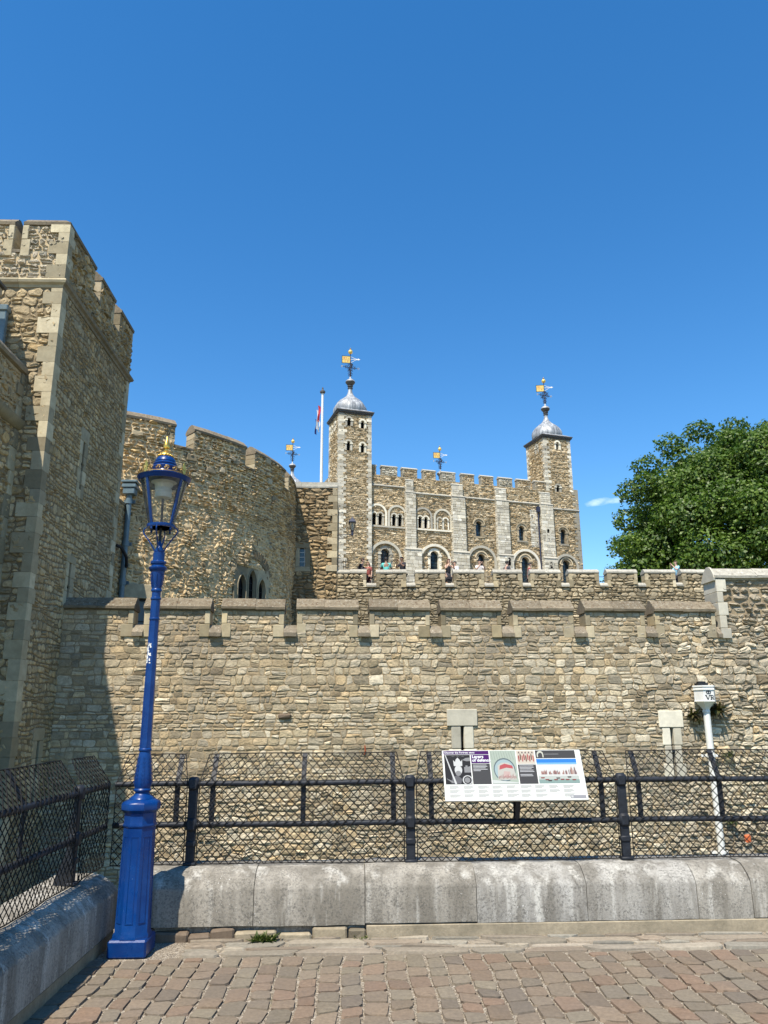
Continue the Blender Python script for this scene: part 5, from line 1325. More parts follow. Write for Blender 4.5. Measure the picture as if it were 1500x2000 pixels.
for k, (s, v, h, w) in enumerate(low):
    kwin(FK, s, v, h, w, .32 if k < 2 else .24, kp, mat='keep_arch' if k < 2 else 'keep_yellow', hood=k > 1, depth=.55)
    r_ = (4.15, 4.2, 4.1, 4.1, 3.55)[k]; top = (22.0, 22.05, 22.25, 22.2, 21.9)[k]
    mb = MB(); mb.ring(FK, arch_pts(r_, top-14, 12, False, s, 14), arch_pts(r_-.62, top-.31-14, 12, False, s, 14), 0, .30); mb.build('great_arch', M['keep_arch'], kp)
kwin(FK, 28.3, 23.0, 1.75, .34, .16, kp, depth=.0 if False else .02, proud=.62+.0, glass='dark', bars=False) if False else None
for s, v, h, w, d in ((28.2, 23.3, 1.7, .36, .56), (28.2, 19.75, .8, .36, .82), (22.2, 19.6, 1.2, .42, .82)):
    mb = MB(); mb.ring(FK, arch_pts(w+.36, h+.18, 5, False, s, v), arch_pts(w, h, 5, False, s, v), d-.03, d+.05); mb.build('slit_surround', M['keep_arch'], kp)
    mb = MB(); mb.poly(FK, arch_pts(w, h, 5, False, s, v), d, d+.012); mb.build('slit_window', M['dark'], kp)
quoin_stack(FK, KW, -1, 14, 30.9, 44, kp, M['keep_ashlar'], .5, .95, -.6, .10)
# rounded apse just beyond the right corner
ax_, ay_ = KO[0]+31.4*KC-6.5*KS, KO[1]+31.4*KS+6.5*KC
mb = MB(); mb.lathe((ax_, ay_, 0), [(4.3, 3.6), (4.3, 14), (4.15, 21), (4.1, 21.05), (3.95, 27.9), (3.85, 30.9), (3.85, 31.2)], 40); apse = mb.build('apse', M['keep_mortar'], kp, smooth='auto')
FAP = Cyl((ax_, ay_), 4.02)
face(FAP, 2.0, 10.0, 14, 31.1, kp, M['keep'], M['keep_mortar'], h=.22, w=.42, gap=.014, relief=.07, seed=93, detail=0, split=.1, dfun=lambda u, v: .15-.012*(v-14)*1.2, stuff='apse_rubble', mort=False)
for k in range(6):
    a = (.62+k*.30)*1.0*4.3; fr = Cyl((ax_, ay_), 4.3)
    mb = MB(); mb.prof(fr, [(-.5, 14), (.25, 14), (.2, 21), (.0, 28), (-.2, 31), (-.9, 31)], a*1.6, a*1.6+.7); mb.build('apse_pilaster', M['keep_ashlar'], kp) if False else None
for a, b in ((30.2, 31.3), (32.0, 33.3)):
    fr = kfr(0, 1.2); mb = MB(); mb.fbox(fr, a, b, 30.9, 31.7, -.7, 0, .02); mb.prof(fr, [(.08, 31.7), (.09, 31.76), (-.35, 32.0), (-.8, 31.76), (-.79, 31.7)], a-.06, b+.06); mb.build('merlon', M['keep_ashlar'], kp)
for k in range(5):
    ph = R(60+k*22); fr = Plane((ax_+3.85*math.sin(ph), ay_-3.85*math.cos(ph), 0), (math.cos(ph), math.sin(ph), 0), (math.sin(ph), -math.cos(ph), 0))
    mb = MB(); mb.fbox(fr, -.5, .5, 31.0, 31.9, -.6, 0.02, .02); mb.build('merlon', M['keep_ashlar'], kp)

# turrets
def vane(s_c, back, zball, parent, flip=1, seed=0, pos=None, sc=1.0):
    fr = kfr(s_c, back) if pos is None else Plane(pos, kU, kN)
    C0 = fr.pts([(0, 0, 0)])[0]
    e = empty('weather_vane', (C0[0], C0[1], zball)); e.parent = parent; e.location = e.location-world_off(parent)
    FV = Plane((C0[0], C0[1], 0), (math.cos(R(flip)), math.sin(R(flip)), 0), (math.sin(R(flip)), -math.cos(R(flip)), 0))
    def Z(z): return zball+z*sc
    def S(x): return x*sc
    mb = MB(); mb.lathe((C0[0], C0[1], 0), [(S(.06), Z(.5)), (S(.07), Z(1.2)), (S(.05), Z(4.1))], 8); wp(mb, 'spindle', M['vane_dark'], e)
    mb = MB(); mb.sphere((C0[0], C0[1], Z(4.35)), S(.30), 14); wp(mb, 'orb', M['vane_gold'], e, smooth=True)
    mb = MB(); mb.lathe((C0[0], C0[1], 0), [(S(.02), Z(4.65)), (S(.10), Z(4.72)), (S(.12), Z(4.8)), (S(.05), Z(4.84)), (S(.02), Z(4.95))], 8); wp(mb, 'orb_crown', M['old_gold'], e)
    mb = MB(); mb.fbox(FV, S(-1.08), S(-.02), Z(2.78), Z(3.72), -.02, .02); wp(mb, 'banner', M['vane_gold'], e)
    mb = MB(); fm = .028
    for (a, b, c_, d_) in ((-1.12, -1.05, 2.74, 3.76), (-1.12, 0, 3.71, 3.77), (-1.12, 0, 2.74, 2.80)): mb.fbox(FV, S(a), S(b), Z(c_), Z(d_), -.035, .035)
    wp(mb, 'banner_frame', M['vane_dark'], e)
    mb = MB()
    for (a, c_, w, h) in ((-.9, 3.38, .16, .2), (-.62, 3.36, .1, .22), (-.4, 2.98, .14, .14), (-.72, 2.9, .05, .3), (-.3, 3.42, .12, .06)): mb.fbox(FV, S(a), S(a+w), Z(c_), Z(c_+h), -.03, .03)
    mb.fbox(FV, S(-1.05), S(0), Z(3.23), Z(3.25), -.03, .03); wp(mb, 'banner_charges', M['vane_red'], e)
    mb = MB(); mb.bar(FV.pts([(0, Z(3.3), 0)])[0], FV.pts([(S(.95), Z(3.33), 0)])[0], S(.05), S(.05)); mb.bar(FV.pts([(0, Z(2.8), 0)])[0], FV.pts([(S(.7), Z(3.25), 0)])[0], S(.04), S(.04)); mb.bar(FV.pts([(0, Z(3.7), 0)])[0], FV.pts([(S(.7), Z(3.4), 0)])[0], S(.04), S(.04))
    mb.poly(FV, [(S(.72), Z(3.22)), (S(.82), Z(3.33)), (S(.72), Z(3.44)), (S(.98), Z(3.37)), (S(.98), Z(3.48)), (S(1.28), Z(3.33)), (S(.98), Z(3.20)), (S(.98), Z(3.29))], -.03, .03); wp(mb, 'pointer', M['white_paint'], e)
    mb = MB()
    for ang in (20, 110):
        f2 = Plane((C0[0], C0[1], 0), (math.cos(R(ang)), math.sin(R(ang)), 0), (math.sin(R(ang)), -math.cos(R(ang)), 0))
        for sx in (-1, 1):
            mb.tube(f2.pts([(0, Z(2.15), 0), (S(sx*1.0), Z(2.15), 0)]), S(.035), 5)
            for (u, v, r_) in ((.32, 2.32, .13), (.32, 1.98, .13), (.62, 2.27, .09), (.62, 2.03, .09), (.2, 1.62, .15), (.18, 1.25, .13), (.2, 2.62, .12), (.15, .98, .11)):
                mb.tube(f2.pts([(S(sx*u+r_*math.cos(t*.9)), Z(v+r_*math.sin(t*.9)), 0) for t in range(6)]), S(.035), 5)
    wp(mb, 'scroll_arms', M['vane_dark'], e)
    mb = MB(); f2 = Plane((C0[0], C0[1], 0), (math.cos(R(20)), math.sin(R(20)), 0), (math.sin(R(20)), -math.cos(R(20)), 0))
    for sx in (-1, 1): mb.tube(f2.pts([(S(sx*1.12+.11*math.cos(t)), Z(2.15+.13*math.sin(t)), 0) for t in range(6)]), S(.025), 5)
    wp(mb, 'compass_letters', M['vane_gold'], e)
def dome(c, z0, parent, sc=1.0, rot=0):
    """ribbed lead ogee with neck and ball"""
    pr = [(2.0, 0), (2.10, .25), (2.10, .6), (1.98, 1.0), (1.74, 1.4), (1.38, 1.8), (.98, 2.12), (.66, 2.4), (.44, 2.7), (.31, 3.05), (.25, 3.4), (.24, 3.6)]
    n = 48; P = []
    for r, z in pr:
        for k in range(n):
            a = 2*math.pi*k/n; rr0 = r*sc*(1+(.035 if k % 4 == 0 else 0)*(1 if r > .4 else 0)); P.append((c[0]+rr0*math.cos(a), c[1]+rr0*math.sin(a), z0+z*sc))
    F = [(i*n+k, i*n+(k+1) % n, (i+1)*n+(k+1) % n, (i+1)*n+k) for i in range(len(pr)-1) for k in range(n)]
    mb = MB(); mb.add(P, F); d = mb.build('lead_dome', M['lead'], parent, smooth='auto')
    mb = MB(); mb.lathe((c[0], c[1], z0), [(r*sc, z*sc) for r, z in [(.24, 3.58), (.34, 3.62), (.34, 3.7), (.24, 3.74), (.24, 3.86), (.36, 3.92), (.36, 4.02), (.2, 4.08), (.42, 4.2), (.60, 4.42), (.62, 4.55)]], 20); mb.build('ball_base', M['cornice'], parent, smooth='auto')
    mb = MB(); mb.lathe((c[0], c[1], z0), [(r*sc, z*sc) for r, z in [(.62, 4.55), (.58, 4.68), (.40, 4.86), (.2, 4.94), (.12, 5.1), (.08, 5.3)]], 20); mb.build('ball_top', M['lead'], parent, smooth='auto')
    return z0+4.3*sc
def turret(s0, s1, fwd_, z0, z1, depth, parent, wins, swins, seed, flip, qw=(.62, .95)):
    F1 = kfr(s0, -fwd_); F2 = kside(s0, -fwd_); F3 = kright(s1, -fwd_); W = s1-s0
    hol = [(s-w/2, s+w/2, v, v+h) for s, v, h, w in wins]; hol2 = [(s-w/2, s+w/2, v, v+h) for s, v, h, w in swins]
    face(F1, 0, W, z0, z1, parent, M['keep'], M['keep_mortar'], h=.20, w=.38, gap=.012, relief=.065, holes=hol, seed=seed, detail=0, wamp=.05, wwl=1, rough=.6, stuff='turret_rubble')
    face(F2, 0, depth, z0, z1, parent, M['keep'], M['keep_mortar'], h=.20, w=.38, gap=.012, relief=.065, holes=hol2, seed=seed+1, detail=0, wamp=.05, wwl=1, rough=.6, stuff='turret_rubble')
    mb = MB(); mb.fbox(F1, .05, W-.02, z0, z1, -depth, -.55); mb.fbox(F3, .0, depth, z0, z1, -.5, -.02); mb.build('turret_core', M['keep_mortar'], parent)
    z = z0; i = 0
    while z < z1-.02:
        h_ = min(rsc.uniform(.30, .42), z1-z)
        a = qw[i % 2]*rsc.uniform(.9, 1.1); b = qw[(i+1) % 2]*rsc.uniform(.9, 1.1)*.8
        mb = MB(); P = []
        mb.fbox(F1, -.06, a, z+.008, z+h_-.008, -b, .095); mb.build('quoin', M['keep_ashlar_s'], parent)
        mb = MB(); mb.fbox(F1, W-qw[(i+1) % 2]*.62, W+.05, z+.008, z+h_-.008, -b, .095); mb.build('quoin', M['keep_ashlar_s'], parent)
        mb = MB(); mb.fbox(F2, depth-b, depth+.03, z+.008, z+h_-.008, -b, .095); mb.build('quoin', M['keep_ashlar_s'], parent)
        z += h_; i += 1
    for s, v, h, w in wins: kwin(F1, s, v, h, w, .22, parent, glass='dark', bars=v < z1-3.5, depth=.4, proud=.13)
    for s, v, h, w in swins: kwin(F2, s, v, h, w, .22, parent, glass='dark', bars=False, depth=.4, proud=.13)
    # cornice slab
    mb = MB(); mb.fbox(F1, -.14, W+.14, z1, z1+.16, -depth-.1, .14); mb.fbox(F1, -.28, W+.28, z1+.16, z1+.34, -depth-.2, .28); mb.fbox(F1, -.36, W+.36, z1+.34, z1+.46, -depth-.3, .36); mb.build('cornice', M['cornice'], parent)
    mb = MB(); c = F1.pts([(W/2, 0, -depth/2)])[0]
    q = F1.pts([(-.36, z1+.46, .36), (W+.36, z1+.46, .36), (W+.36, z1+.46, -depth-.3), (-.36, z1+.46, -depth-.3)]); t = F1.pts([(W*.12, z1+.95, -.5), (W*.88, z1+.95, -.5), (W*.88, z1+.95, -depth+.5), (W*.12, z1+.95, -depth+.5)])
    mb.add(q+t, [(0, 1, 5, 4), (1, 2, 6, 5), (2, 3, 7, 6), (3, 0, 4, 7), (4, 5, 6, 7), (3, 2, 1, 0)]); mb.build('roof_skirt', M['lead'], parent)
    zb_ = dome(c, z1+.80, parent)
    fr = kfr(s0+W/2, depth/2-fwd_); vane(s0+W/2, depth/2-fwd_, zb_+.15, parent, flip, seed)
M['keep_ashlar_s'] = stone_mat('keep_quoin', [(.56,.51,.40), (.65,.60,.49), (.60,.555,.45), (.49,.445,.34), (.70,.66,.56)], 2.5, (.78, 1.1), .5, .03, (.34,.30,.23), .35, use_attr=False, stain_scale=.3)
turret(-.11, 4.0, .55, 14, 37.75, 4.6, kp, [(1.25, 36.15, 1.05, .5), (3.0, 36.0, 1.05, .5), (1.2, 32.95, 1.2, .5), (3.0, 32.85, 1.2, .5)], [(1.6, 36.0, 1.0, .5), (3.2, 36.0, 1.0, .5)], 101, 6)
turret(28.80, 32.85, -.25, 29.9, 38.0, 4.6, kp, [(2.1, 36.5, 1.1, .5), (1.75, 30.2, 1.2, .55)], [(1.7, 36.3, 1.1, .5)], 111, -8, qw=(.45, .8))
# turret facing at the right carries on down the main wall
# far turrets: only their domes and vanes show
for (x, y, z, rr0) in ((13.05, 118., 34.8, 1.0), (-10.78, 118., 36.0, 1.0)):
    mb = MB(); mb.lathe((x, y, 0), [(2.5, 3.6), (2.5, z-.2), (2.9, z-.1), (2.9, z+.15), (1.9, z+.45)], 20); mb.build('far_turret', M['keep_ashlar_s'], kp, smooth='auto')
    zb_ = dome((x, y), z+.25, kp, .93); vane(0, 0, zb_+.15, kp, 4, 0, pos=(x, y, 0), sc=.98)
# low parapet behind the left turret
mb = MB(); mb.fbox(kside(-.11, 4.2), 0, 18, 3.6, 31.0, -20, -.1); mb.build('rear_wall', M['keep_mortar'], kp)

# flagpole
fp = empty('flagpole', (-5.1, 97, 30), 'tall white flagpole with a furled red and white flag, left of the nearer keep turret', 'flagpole')
mb = MB(); mb.lathe((-5.02, 97, 0), [(.20, 24), (.19, 31), (.15, 44.0)], 12); mb.build('pole', M['white_paint'], fp, smooth='auto')
mb = MB(); mb.lathe((-5.02, 97, 0), [(.3, 43.95), (.36, 44.05), (.36, 44.25), (.2, 44.35), (.12, 44.5), (.1, 44.75), (.02, 44.85)], 10); mb.build('truck', M['cornice'], fp)
fl = empty('flag', (-5.5, 97, 40), 'limp red, white and blue flag hanging on the left side of the white flagpole', 'flag')
for nm, x0, x1, z0, z1, mt, dy in (('red_fold', -5.62, -5.32, 39.9, 42.2, 'flag_red', 0), ('white_fold', -5.78, -5.50, 38.9, 41.6, 'flag_white', .12), ('blue_fold', -5.95, -5.72, 38.2, 40.3, 'flag_blue', .2), ('white_fold', -5.50, -5.35, 38.4, 40.0, 'flag_white', -.1)):
    mb = MB(); P = []; n = 8
    for i in range(n+1):
        t = i/n; P += [(x0+.08*math.sin(t*5), 97+dy+.1*math.sin(t*7), z1+(z0-z1)*t), (x1+.08*math.sin(t*5+.6), 97+dy+.16+.1*math.sin(t*7+1), z1+(z0-z1)*t-.1)]
    mb.add(P, [(2*i, 2*i+1, 2*i+3, 2*i+2) for i in range(n)]); mb.build(nm, M[mt], fl, smooth=True)

# =================================================================== PEOPLE ON THE WALL WALK
def skin_mesh(name, nodes, edges, mat, parent, sub=1, root=0):
    me = bpy.data.meshes.new(name); me.from_pydata([n[0] for n in nodes], edges, []); me.update()
    o = bpy.data.objects.new(name, me); col.objects.link(o)
    md = o.modifiers.new('skin', 'SKIN'); md.use_smooth_shade = True
    for i, n in enumerate(nodes):
        sv = me.skin_vertices[0].data[i]; r = n[1]; sv.radius = r if isinstance(r, tuple) else (r, r); sv.use_root = (i == root)
    if sub: o.modifiers.new('sub', 'SUBSURF').levels = sub
    dg = bpy.context.evaluated_depsgraph_get(); m2 = bpy.data.meshes.new_from_object(o.evaluated_get(dg)); m2.name = name
    bpy.data.objects.remove(o); m2.materials.clear(); m2.materials.append(mat)
    q = bpy.data.objects.new(name, m2); col.objects.link(q); q.parent = parent
    return q
SKIN = simple('light_skin', (.50,.31,.22), .55); SKIN2 = simple('brown_skin', (.22,.12,.075), .55)
def hair_m(c): return simple('hair', c, .7)
def cloth(n, c): return simple(n, c, .85)
def person(x, y, z, yaw, label, shirt, hair, legs, skin=SKIN, arms='lean', lean=.0, head_turn=0., long_hair=False, sleeveless=False, sc=1.0, dress=False):
    """z = floor of the wall walk; yaw 0 faces the viewer (-Y)"""
    e = empty('person', (x, y, z), label, 'person', 'visitors on the wall walk'); e.rotation_euler = (0, 0, yaw); e.scale = (sc, sc, sc)
    f = -1 # forward = -Y
    L = lean
    hip = (0, 0, .92); sp1 = (0, f*L*.3, 1.12); chest = (0, f*L*.7, 1.32); nk = (0, f*L, 1.47); nk2 = (0, f*(L+.015), 1.53); hd = (0, f*(L+.03), 1.62); hd2 = (0, f*(L+.035), 1.70)
    N = [(hip, (.15, .11)), (sp1, (.125, .10)), (chest, (.155, .11)), (nk, .055), (nk2, .052), (hd, (.074, .088)), (hd2, (.062, .075))]
    E_ = [(0, 1), (1, 2), (2, 3), (3, 4), (4, 5), (5, 6)]
    def add(p, r, par): N.append((p, r)); E_.append((par, len(N)-1)); return len(N)-1
    arm_pts = {}
    for sx in (-1, 1):
        sh = add((sx*.185, f*L*.8, 1.41), .052, 2)
        if arms == 'lean': el = (sx*.27, f*(L*.8+.10), 1.16); wr = (sx*.12, f*(L*.8+.32), 1.20)
        elif arms == 'camera': el = (sx*.25, f*(L*.8+.16), 1.22); wr = (sx*.06, f*(L*.8+.28), 1.50)
        elif arms == 'back': el = (sx*.26, -f*.10, 1.14); wr = (sx*.10, -f*.20, 1.0)
        else: el = (sx*.235, f*(L*.5), 1.12); wr = (sx*.25, f*(L*.5+.08), .87)
        a = add(el, .040, sh); b = add(wr, .028, a)
        w = Vector(wr); d = (w-Vector(el)).normalized()
        palm = w+d*.06; c = add(tuple(palm), (.036, .018), b); arm_pts[sx] = (sh, a, b)
        side = d.cross(Vector((0, 0, 1))).normalized() if abs(d.z) < .9 else Vector((1, 0, 0))
        for k, (o_, ln) in enumerate(((-.027, .065), (-.009, .075), (.009, .072), (.027, .055))):
            k1 = add(tuple(palm+side*o_+d*.03), .009, c); add(tuple(palm+side*o_*1.1+d*(.03+ln)-Vector((0, 0, .012))), .007, k1)
        add(tuple(w+side*(-sx*.04)+d*.05), .010, b)
        hp = add((sx*.09, 0, .86), .085, 0); kn = add((sx*.10, f*.02, .47), .056, hp); an = add((sx*.10, 0, .09), .038, kn); add((sx*.11, f*.13, .045), (.038, .03), an)
    skin_mesh('body', N, E_, skin, e)
    # face: nose, eyes, ears
    mb = MB(); hx, hy, hz = hd
    mb.add([(-.012, hy+f*.082, 1.615), (.012, hy+f*.082, 1.615), (0, hy+f*.115, 1.618), (0, hy+f*.080, 1.66)], [(0, 1, 2), (0, 2, 3), (1, 3, 2), (0, 3, 1)])
    for sx in (-1, 1): mb.sphere((sx*.078, hy, 1.635), .022, 6)
    o = mb.build('nose_and_ears', skin, None); o.parent = e
    mb = MB()
    for sx in (-1, 1): mb.sphere((sx*.028, hy+f*.078, 1.655), .010, 6)
    mb.box(-.025, hy+f*.088, 1.583, .025, hy+f*.078, 1.590); o = mb.build('eyes_and_mouth', M['lettering'], None); o.parent = e
    # hair cap
    mb = MB(); P = []; n = 14; rows = 7
    for i in range(rows+1):
        th = (math.pi*.58)*i/rows
        for k in range(n):
            a = 2*math.pi*k/n; back = math.sin(a)*(-f)   # +1 at the back
            t2 = th*(1.0 if back > -.2 else .62)
            P.append((.092*math.sin(t2)*math.cos(a)*1.02, hy+(-f)*.01+.105*math.sin(t2)*math.sin(a), 1.655+.098*math.cos(t2)))
    mb.add(P, [(i*n+k, i*n+(k+1) % n, (i+1)*n+(k+1) % n, (i+1)*n+k) for i in range(rows) for k in range(n)])
    if long_hair: mb.tube([(0, hy-f*.06, 1.66), (0, hy-f*.10, 1.52), (0, hy-f*.11, 1.36)], [.08, .085, .04], 10)
    o = mb.build('hair', hair_m(hair), None, smooth=True); o.parent = e
    # clothes
    S = [(hip[:2]+(.90,), (.165, .125)), (sp1, (.14, .115)), (chest, (.172, .128)), ((0, f*L*.95, 1.44), .075)]; SE = [(0, 1), (1, 2), (2, 3)]
    if not sleeveless:
        for sx in (-1, 1):
            sh, a, b = arm_pts[sx]; p0 = N[sh][0]; p1 = Vector(N[sh][0]).lerp(Vector(N[a][0]), .75)
            S.append((p0, .062)); SE.append((2, len(S)-1)); S.append((tuple(p1), .056)); SE.append((len(S)-2, len(S)-1))
    skin_mesh('top', S, SE, cloth('cloth_top', shirt), e)
    T = [((0, 0, .93), (.16, .12))]; TE = []
    if dress: T += [((0, 0, .72), (.20, .16)), ((0, 0, .50), (.23, .19))]; TE = [(0, 1), (1, 2)]
    else:
        for sx in (-1, 1):
            i0 = len(T); T += [((sx*.09, 0, .84), .098), ((sx*.10, f*.02, .47), .072), ((sx*.10, 0, .14), .058)]; TE += [(0, i0), (i0, i0+1), (i0+1, i0+2)]
    skin_mesh('trousers' if not dress else 'skirt', T, TE, cloth('cloth_bottom', legs), e)
    return e
WZ = 7.33
person(1.31, 36.91, WZ+.02, math.pi, 'person in a turquoise shirt with back turned, leaning on the inner wall', (.12,.50,.45), (.015,.012,.01), (.04,.05,.09), SKIN2, 'lean', -.0+.02, sc=1.0)
person(2.14, 36.80, WZ, R(-50), 'person with short black hair and dark top, right of the turquoise shirt', (.02,.02,.03), (.01,.008,.008), (.03,.03,.04), SKIN2, 'camera', .08)
person(4.37, 37.14, WZ, R(25), 'person in a black dress with reddish hair in a gap of the inner battlements', (.01,.01,.015), (.10,.04,.02), (.012,.012,.018), SKIN, 'camera', .05, sleeveless=True, dress=True, long_hair=True, sc=.98)
person(4.78, 37.43, WZ, R(-60), 'person in white clothes partly behind the merlon, next to the black dress', (.75,.76,.78), (.01,.01,.012), (.6,.62,.66), SKIN, 'down', .03, sc=.95)
person(5.95, 37.49, WZ+.02, R(20), 'person in pale top in front of the third big arched keep window', (.62,.58,.55), (.02,.015,.012), (.1,.1,.12), SKIN, 'camera', .05, sc=.98)
person(7.24, 37.03, WZ-.10, R(120), 'person with dark hair, only the head showing above the inner wall', (.05,.05,.06), (.01,.01,.01), (.05,.05,.06), SKIN, 'down', .02, sc=.98)
person(8.37, 37.26, WZ-.1, R(80), 'person in a dark red top half hidden in a gap right of the middle', (.28,.05,.05), (.012,.01,.01), (.03,.03,.04), SKIN, 'down', .05, sc=.95)
person(15.78, 37.14, WZ-.05, R(-80), 'person in a light blue top in the gap in front of the dark tree', (.30,.58,.72), (.10,.06,.03), (.05,.06,.10), SKIN, 'camera', .05, sc=.96)
person(-0.11, 36.97, WZ-.02, R(75), 'person in a black top bending forward, right of the spiked railing', (.015,.012,.015), (.05,.02,.012), (.03,.03,.04), SKIN, 'lean', .28, sc=.98)
person(0.46, 37.38, WZ, R(-40), 'person with light brown hair and red top in the first inner wall gap', (.30,.07,.06), (.30,.18,.09), (.10,.03,.03), SKIN, 'down', .03, long_hair=True, sc=.93)

# =================================================================== TREE
tr = empty('plane_tree', (38, 64, 2), 'big dense dark green tree rising behind the walls at the right edge', 'tree')
rs = np.random.RandomState(77)
TC = np.array((38.5, 65.0, 9.0)); TR = np.array((15.8, 13.0, 18.2))
cl = []
for k in range(900):
    th = rs.uniform(0, 2*math.pi); cz = rs.uniform(-.35, 1.0); r_ = rs.uniform(.55, 1.0)**.5
    s_ = math.sqrt(max(0, 1-cz*cz)); taper = 1.0 if cz < .3 else (1-.10*(cz-.3))
    p = TC+TR*np.array((s_*math.cos(th)*taper, s_*math.sin(th), cz))*r_
    if p[0] > 50 or p[1] > 69: continue
    cl.append((p, rs.uniform(1.3, 2.5)))
for (x, z, r_) in ((22.0, 12.8, 1.5), (22.6, 15.3, 1.4), (23.4, 17.9, 1.4), (23.8, 20.3, 1.5), (25.3, 22.6, 1.4), (27.6, 24.6, 1.3), (30.2, 25.9, 1.3), (33.2, 26.0, 1.2), (24.6, 20.8, 1.3), (21.9, 11.2, 1.4), (36.5, 26.0, 1.4), (28.5, 23.2, 1.6)):
    cl.append((np.array((x, 62.5+rs.uniform(-.5, 1.5), z)), r_))
VV = []; CC = []
for p, r_ in cl:
    if p[0]-r_ < 20.6: p = p.copy(); p[0] = 20.6+r_
    n = int(860*r_*r_/3)+80
    d = rs.normal(size=(n, 3)); d /= np.linalg.norm(d, axis=1, keepdims=True)
    rad = r_*(rs.uniform(.35, 1.0, (n, 1))**.45)*(1+.22*np.sin(d[:, :1]*6+p[0])*np.sin(d[:, 2:]*7+p[1]))
    c = p+d*rad*np.array((1.1, 1.1, .78))
    # leaf quads facing roughly outwards and up
    nrm = d+rs.normal(size=(n, 3))*.65+np.array((0, 0, .5)); nrm /= np.linalg.norm(nrm, axis=1, keepdims=True)
    t1 = np.cross(nrm, rs.normal(size=(n, 3))); t1 /= np.linalg.norm(t1, axis=1, keepdims=True); t2 = np.cross(nrm, t1)
    sz = rs.uniform(.075, .165, (n, 1))
    q = np.stack([c-t1*sz*1.2, c-t2*sz*.75, c+t1*sz*1.2, c+t2*sz*.75], 1)
    VV.append(q.reshape(-1, 3)); tone = np.clip(rs.normal(.45+.12*math.sin(p[0]*3+p[2]), .22, n), 0, 1); cc = np.stack([tone, tone, tone, np.ones(n)], -1); CC.append(np.repeat(cc, 4, 0))
VV = np.concatenate(VV); nq = len(VV)//4
me = bpy.data.meshes.new('crown'); me.vertices.add(len(VV)); me.vertices.foreach_set('co', VV.astype(np.float32).ravel())
me.loops.add(nq*4); me.loops.foreach_set('vertex_index', np.arange(nq*4, dtype=np.int32)); me.polygons.add(nq); me.polygons.foreach_set('loop_start', np.arange(0, nq*4, 4, dtype=np.int32))
me.materials.append(M['leaf']); me.update(calc_edges=True)
a_ = me.attributes.new('stone', 'FLOAT_COLOR', 'POINT'); a_.data.foreach_set('color', np.concatenate(CC).astype(np.float32).ravel())
o = bpy.data.objects.new('crown', me); col.objects.link(o); o.parent = tr; o.location = -world_off(tr)
mb = MB(); mb.tube([(38, 64, 3), (38.1, 64, 7), (38, 64.3, 12), (38.5, 64.5, 18)], [.9, .7, .5, .25], 12); mb.build('trunk', M['bark'], tr, smooth='auto')
for k in range(16):
    a = rs.uniform(0, 2*math.pi); z0 = rs.uniform(5.5, 15); L = rs.uniform(6, 11); el = rs.uniform(.1, .9)
    pts = [Vector((38, 64.2, z0))+Vector((math.cos(a)*math.cos(el)*L*t, math.sin(a)*math.cos(el)*L*t, math.sin(el)*L*t-.5*t*(1-t)+.6*math.sin(t*4+k))) for t in (0, .25, .5, .75, 1)]
    mb = MB(); mb.tube(pts, [.3, .22, .15, .09, .04], 7); mb.build('limb', M['bark'], tr, smooth='auto')

# =================================================================== INFORMATION PANEL
PA, PB = Vector((.683, 6.42, .945)), Vector((1.825, 6.42, .945)); PT = Vector((.683, 6.60, 1.320))
pu = (PB-PA).normalized(); pw = (PT-PA).normalized(); PW = (PB-PA).length; PH = (PT-PA).length
pn = pu.cross(pw).normalized()
FP = Plane(PA, pu, pn, pw)
ip = empty('information_panel', (1.29, 6.45, .8), 'tilted white information board headed Layers of defence, mounted on the fence', 'sign')
mb = MB(); mb.fbox(FP, 0, PW, 0, PH, -.022, 0, .003); bd = mb.build('board', M['white_paint'], ip)
bd.data.materials.clear(); bd.data.materials.append(simple('panel_white', (.56,.56,.51), .4))
mb = MB(); mb.bar((1.29, 6.66, .76), (1.29, 6.50, 1.05), .035, .02, (0, 1, 1)); mb.build('bracket', M['iron'], ip)
def flat(name, u0, u1, v0, v1, c, d=.0015, skew=0):
    mb = MB(); mb.add(FP.pts([(u0*PW, v0*PH, d), (u1*PW, v0*PH, d), (u1*PW, v1*PH, d), (u0*PW, v1*PH, d)]), [(0, 1, 2, 3)])
    return mb.build(name, PMAT(c), bd)
_pm = {}
def PMAT(c):
    if c not in _pm: _pm[c] = simple('print_'+str(len(_pm)), tuple(x*.62 for x in c), .6, 0, .15)
    return _pm[c]
def pgon(name, pts, c, d, par=bd):
    mb = MB(); mb.add(FP.pts([(u*PW, v*PH, d) for u, v in pts]), [tuple(range(len(pts)))]); return mb.build(name, PMAT(c), par)
PUR, DG, BK, WH = (.06,.002,.12), (.06,.06,.063), (.015,.016,.02), (.62,.62,.60)
flat('purple_heading', .010, .335, .915, .985, PUR); flat('purple_title', .205, .335, .735, .905, PUR)
flat('grey_text_box', .205, .335, .32, .725, DG); flat('grey_text_box', .535, .665, .32, .700, DG); flat('grey_header', .672, .960, .825, .985, DG)
pic = flat('king_picture', .012, .198, .32, .905, BK, .0012)
def el(cu__, cv__, ru, rv, n=16, a0=0, a1=2*math.pi): return [(cu__+ru*math.cos(a0+(a1-a0)*i/n), cv__+rv*math.sin(a0+(a1-a0)*i/n)) for i in range(n if a1-a0 > 6.2 else n+1)]
GR = (.26,.26,.26)
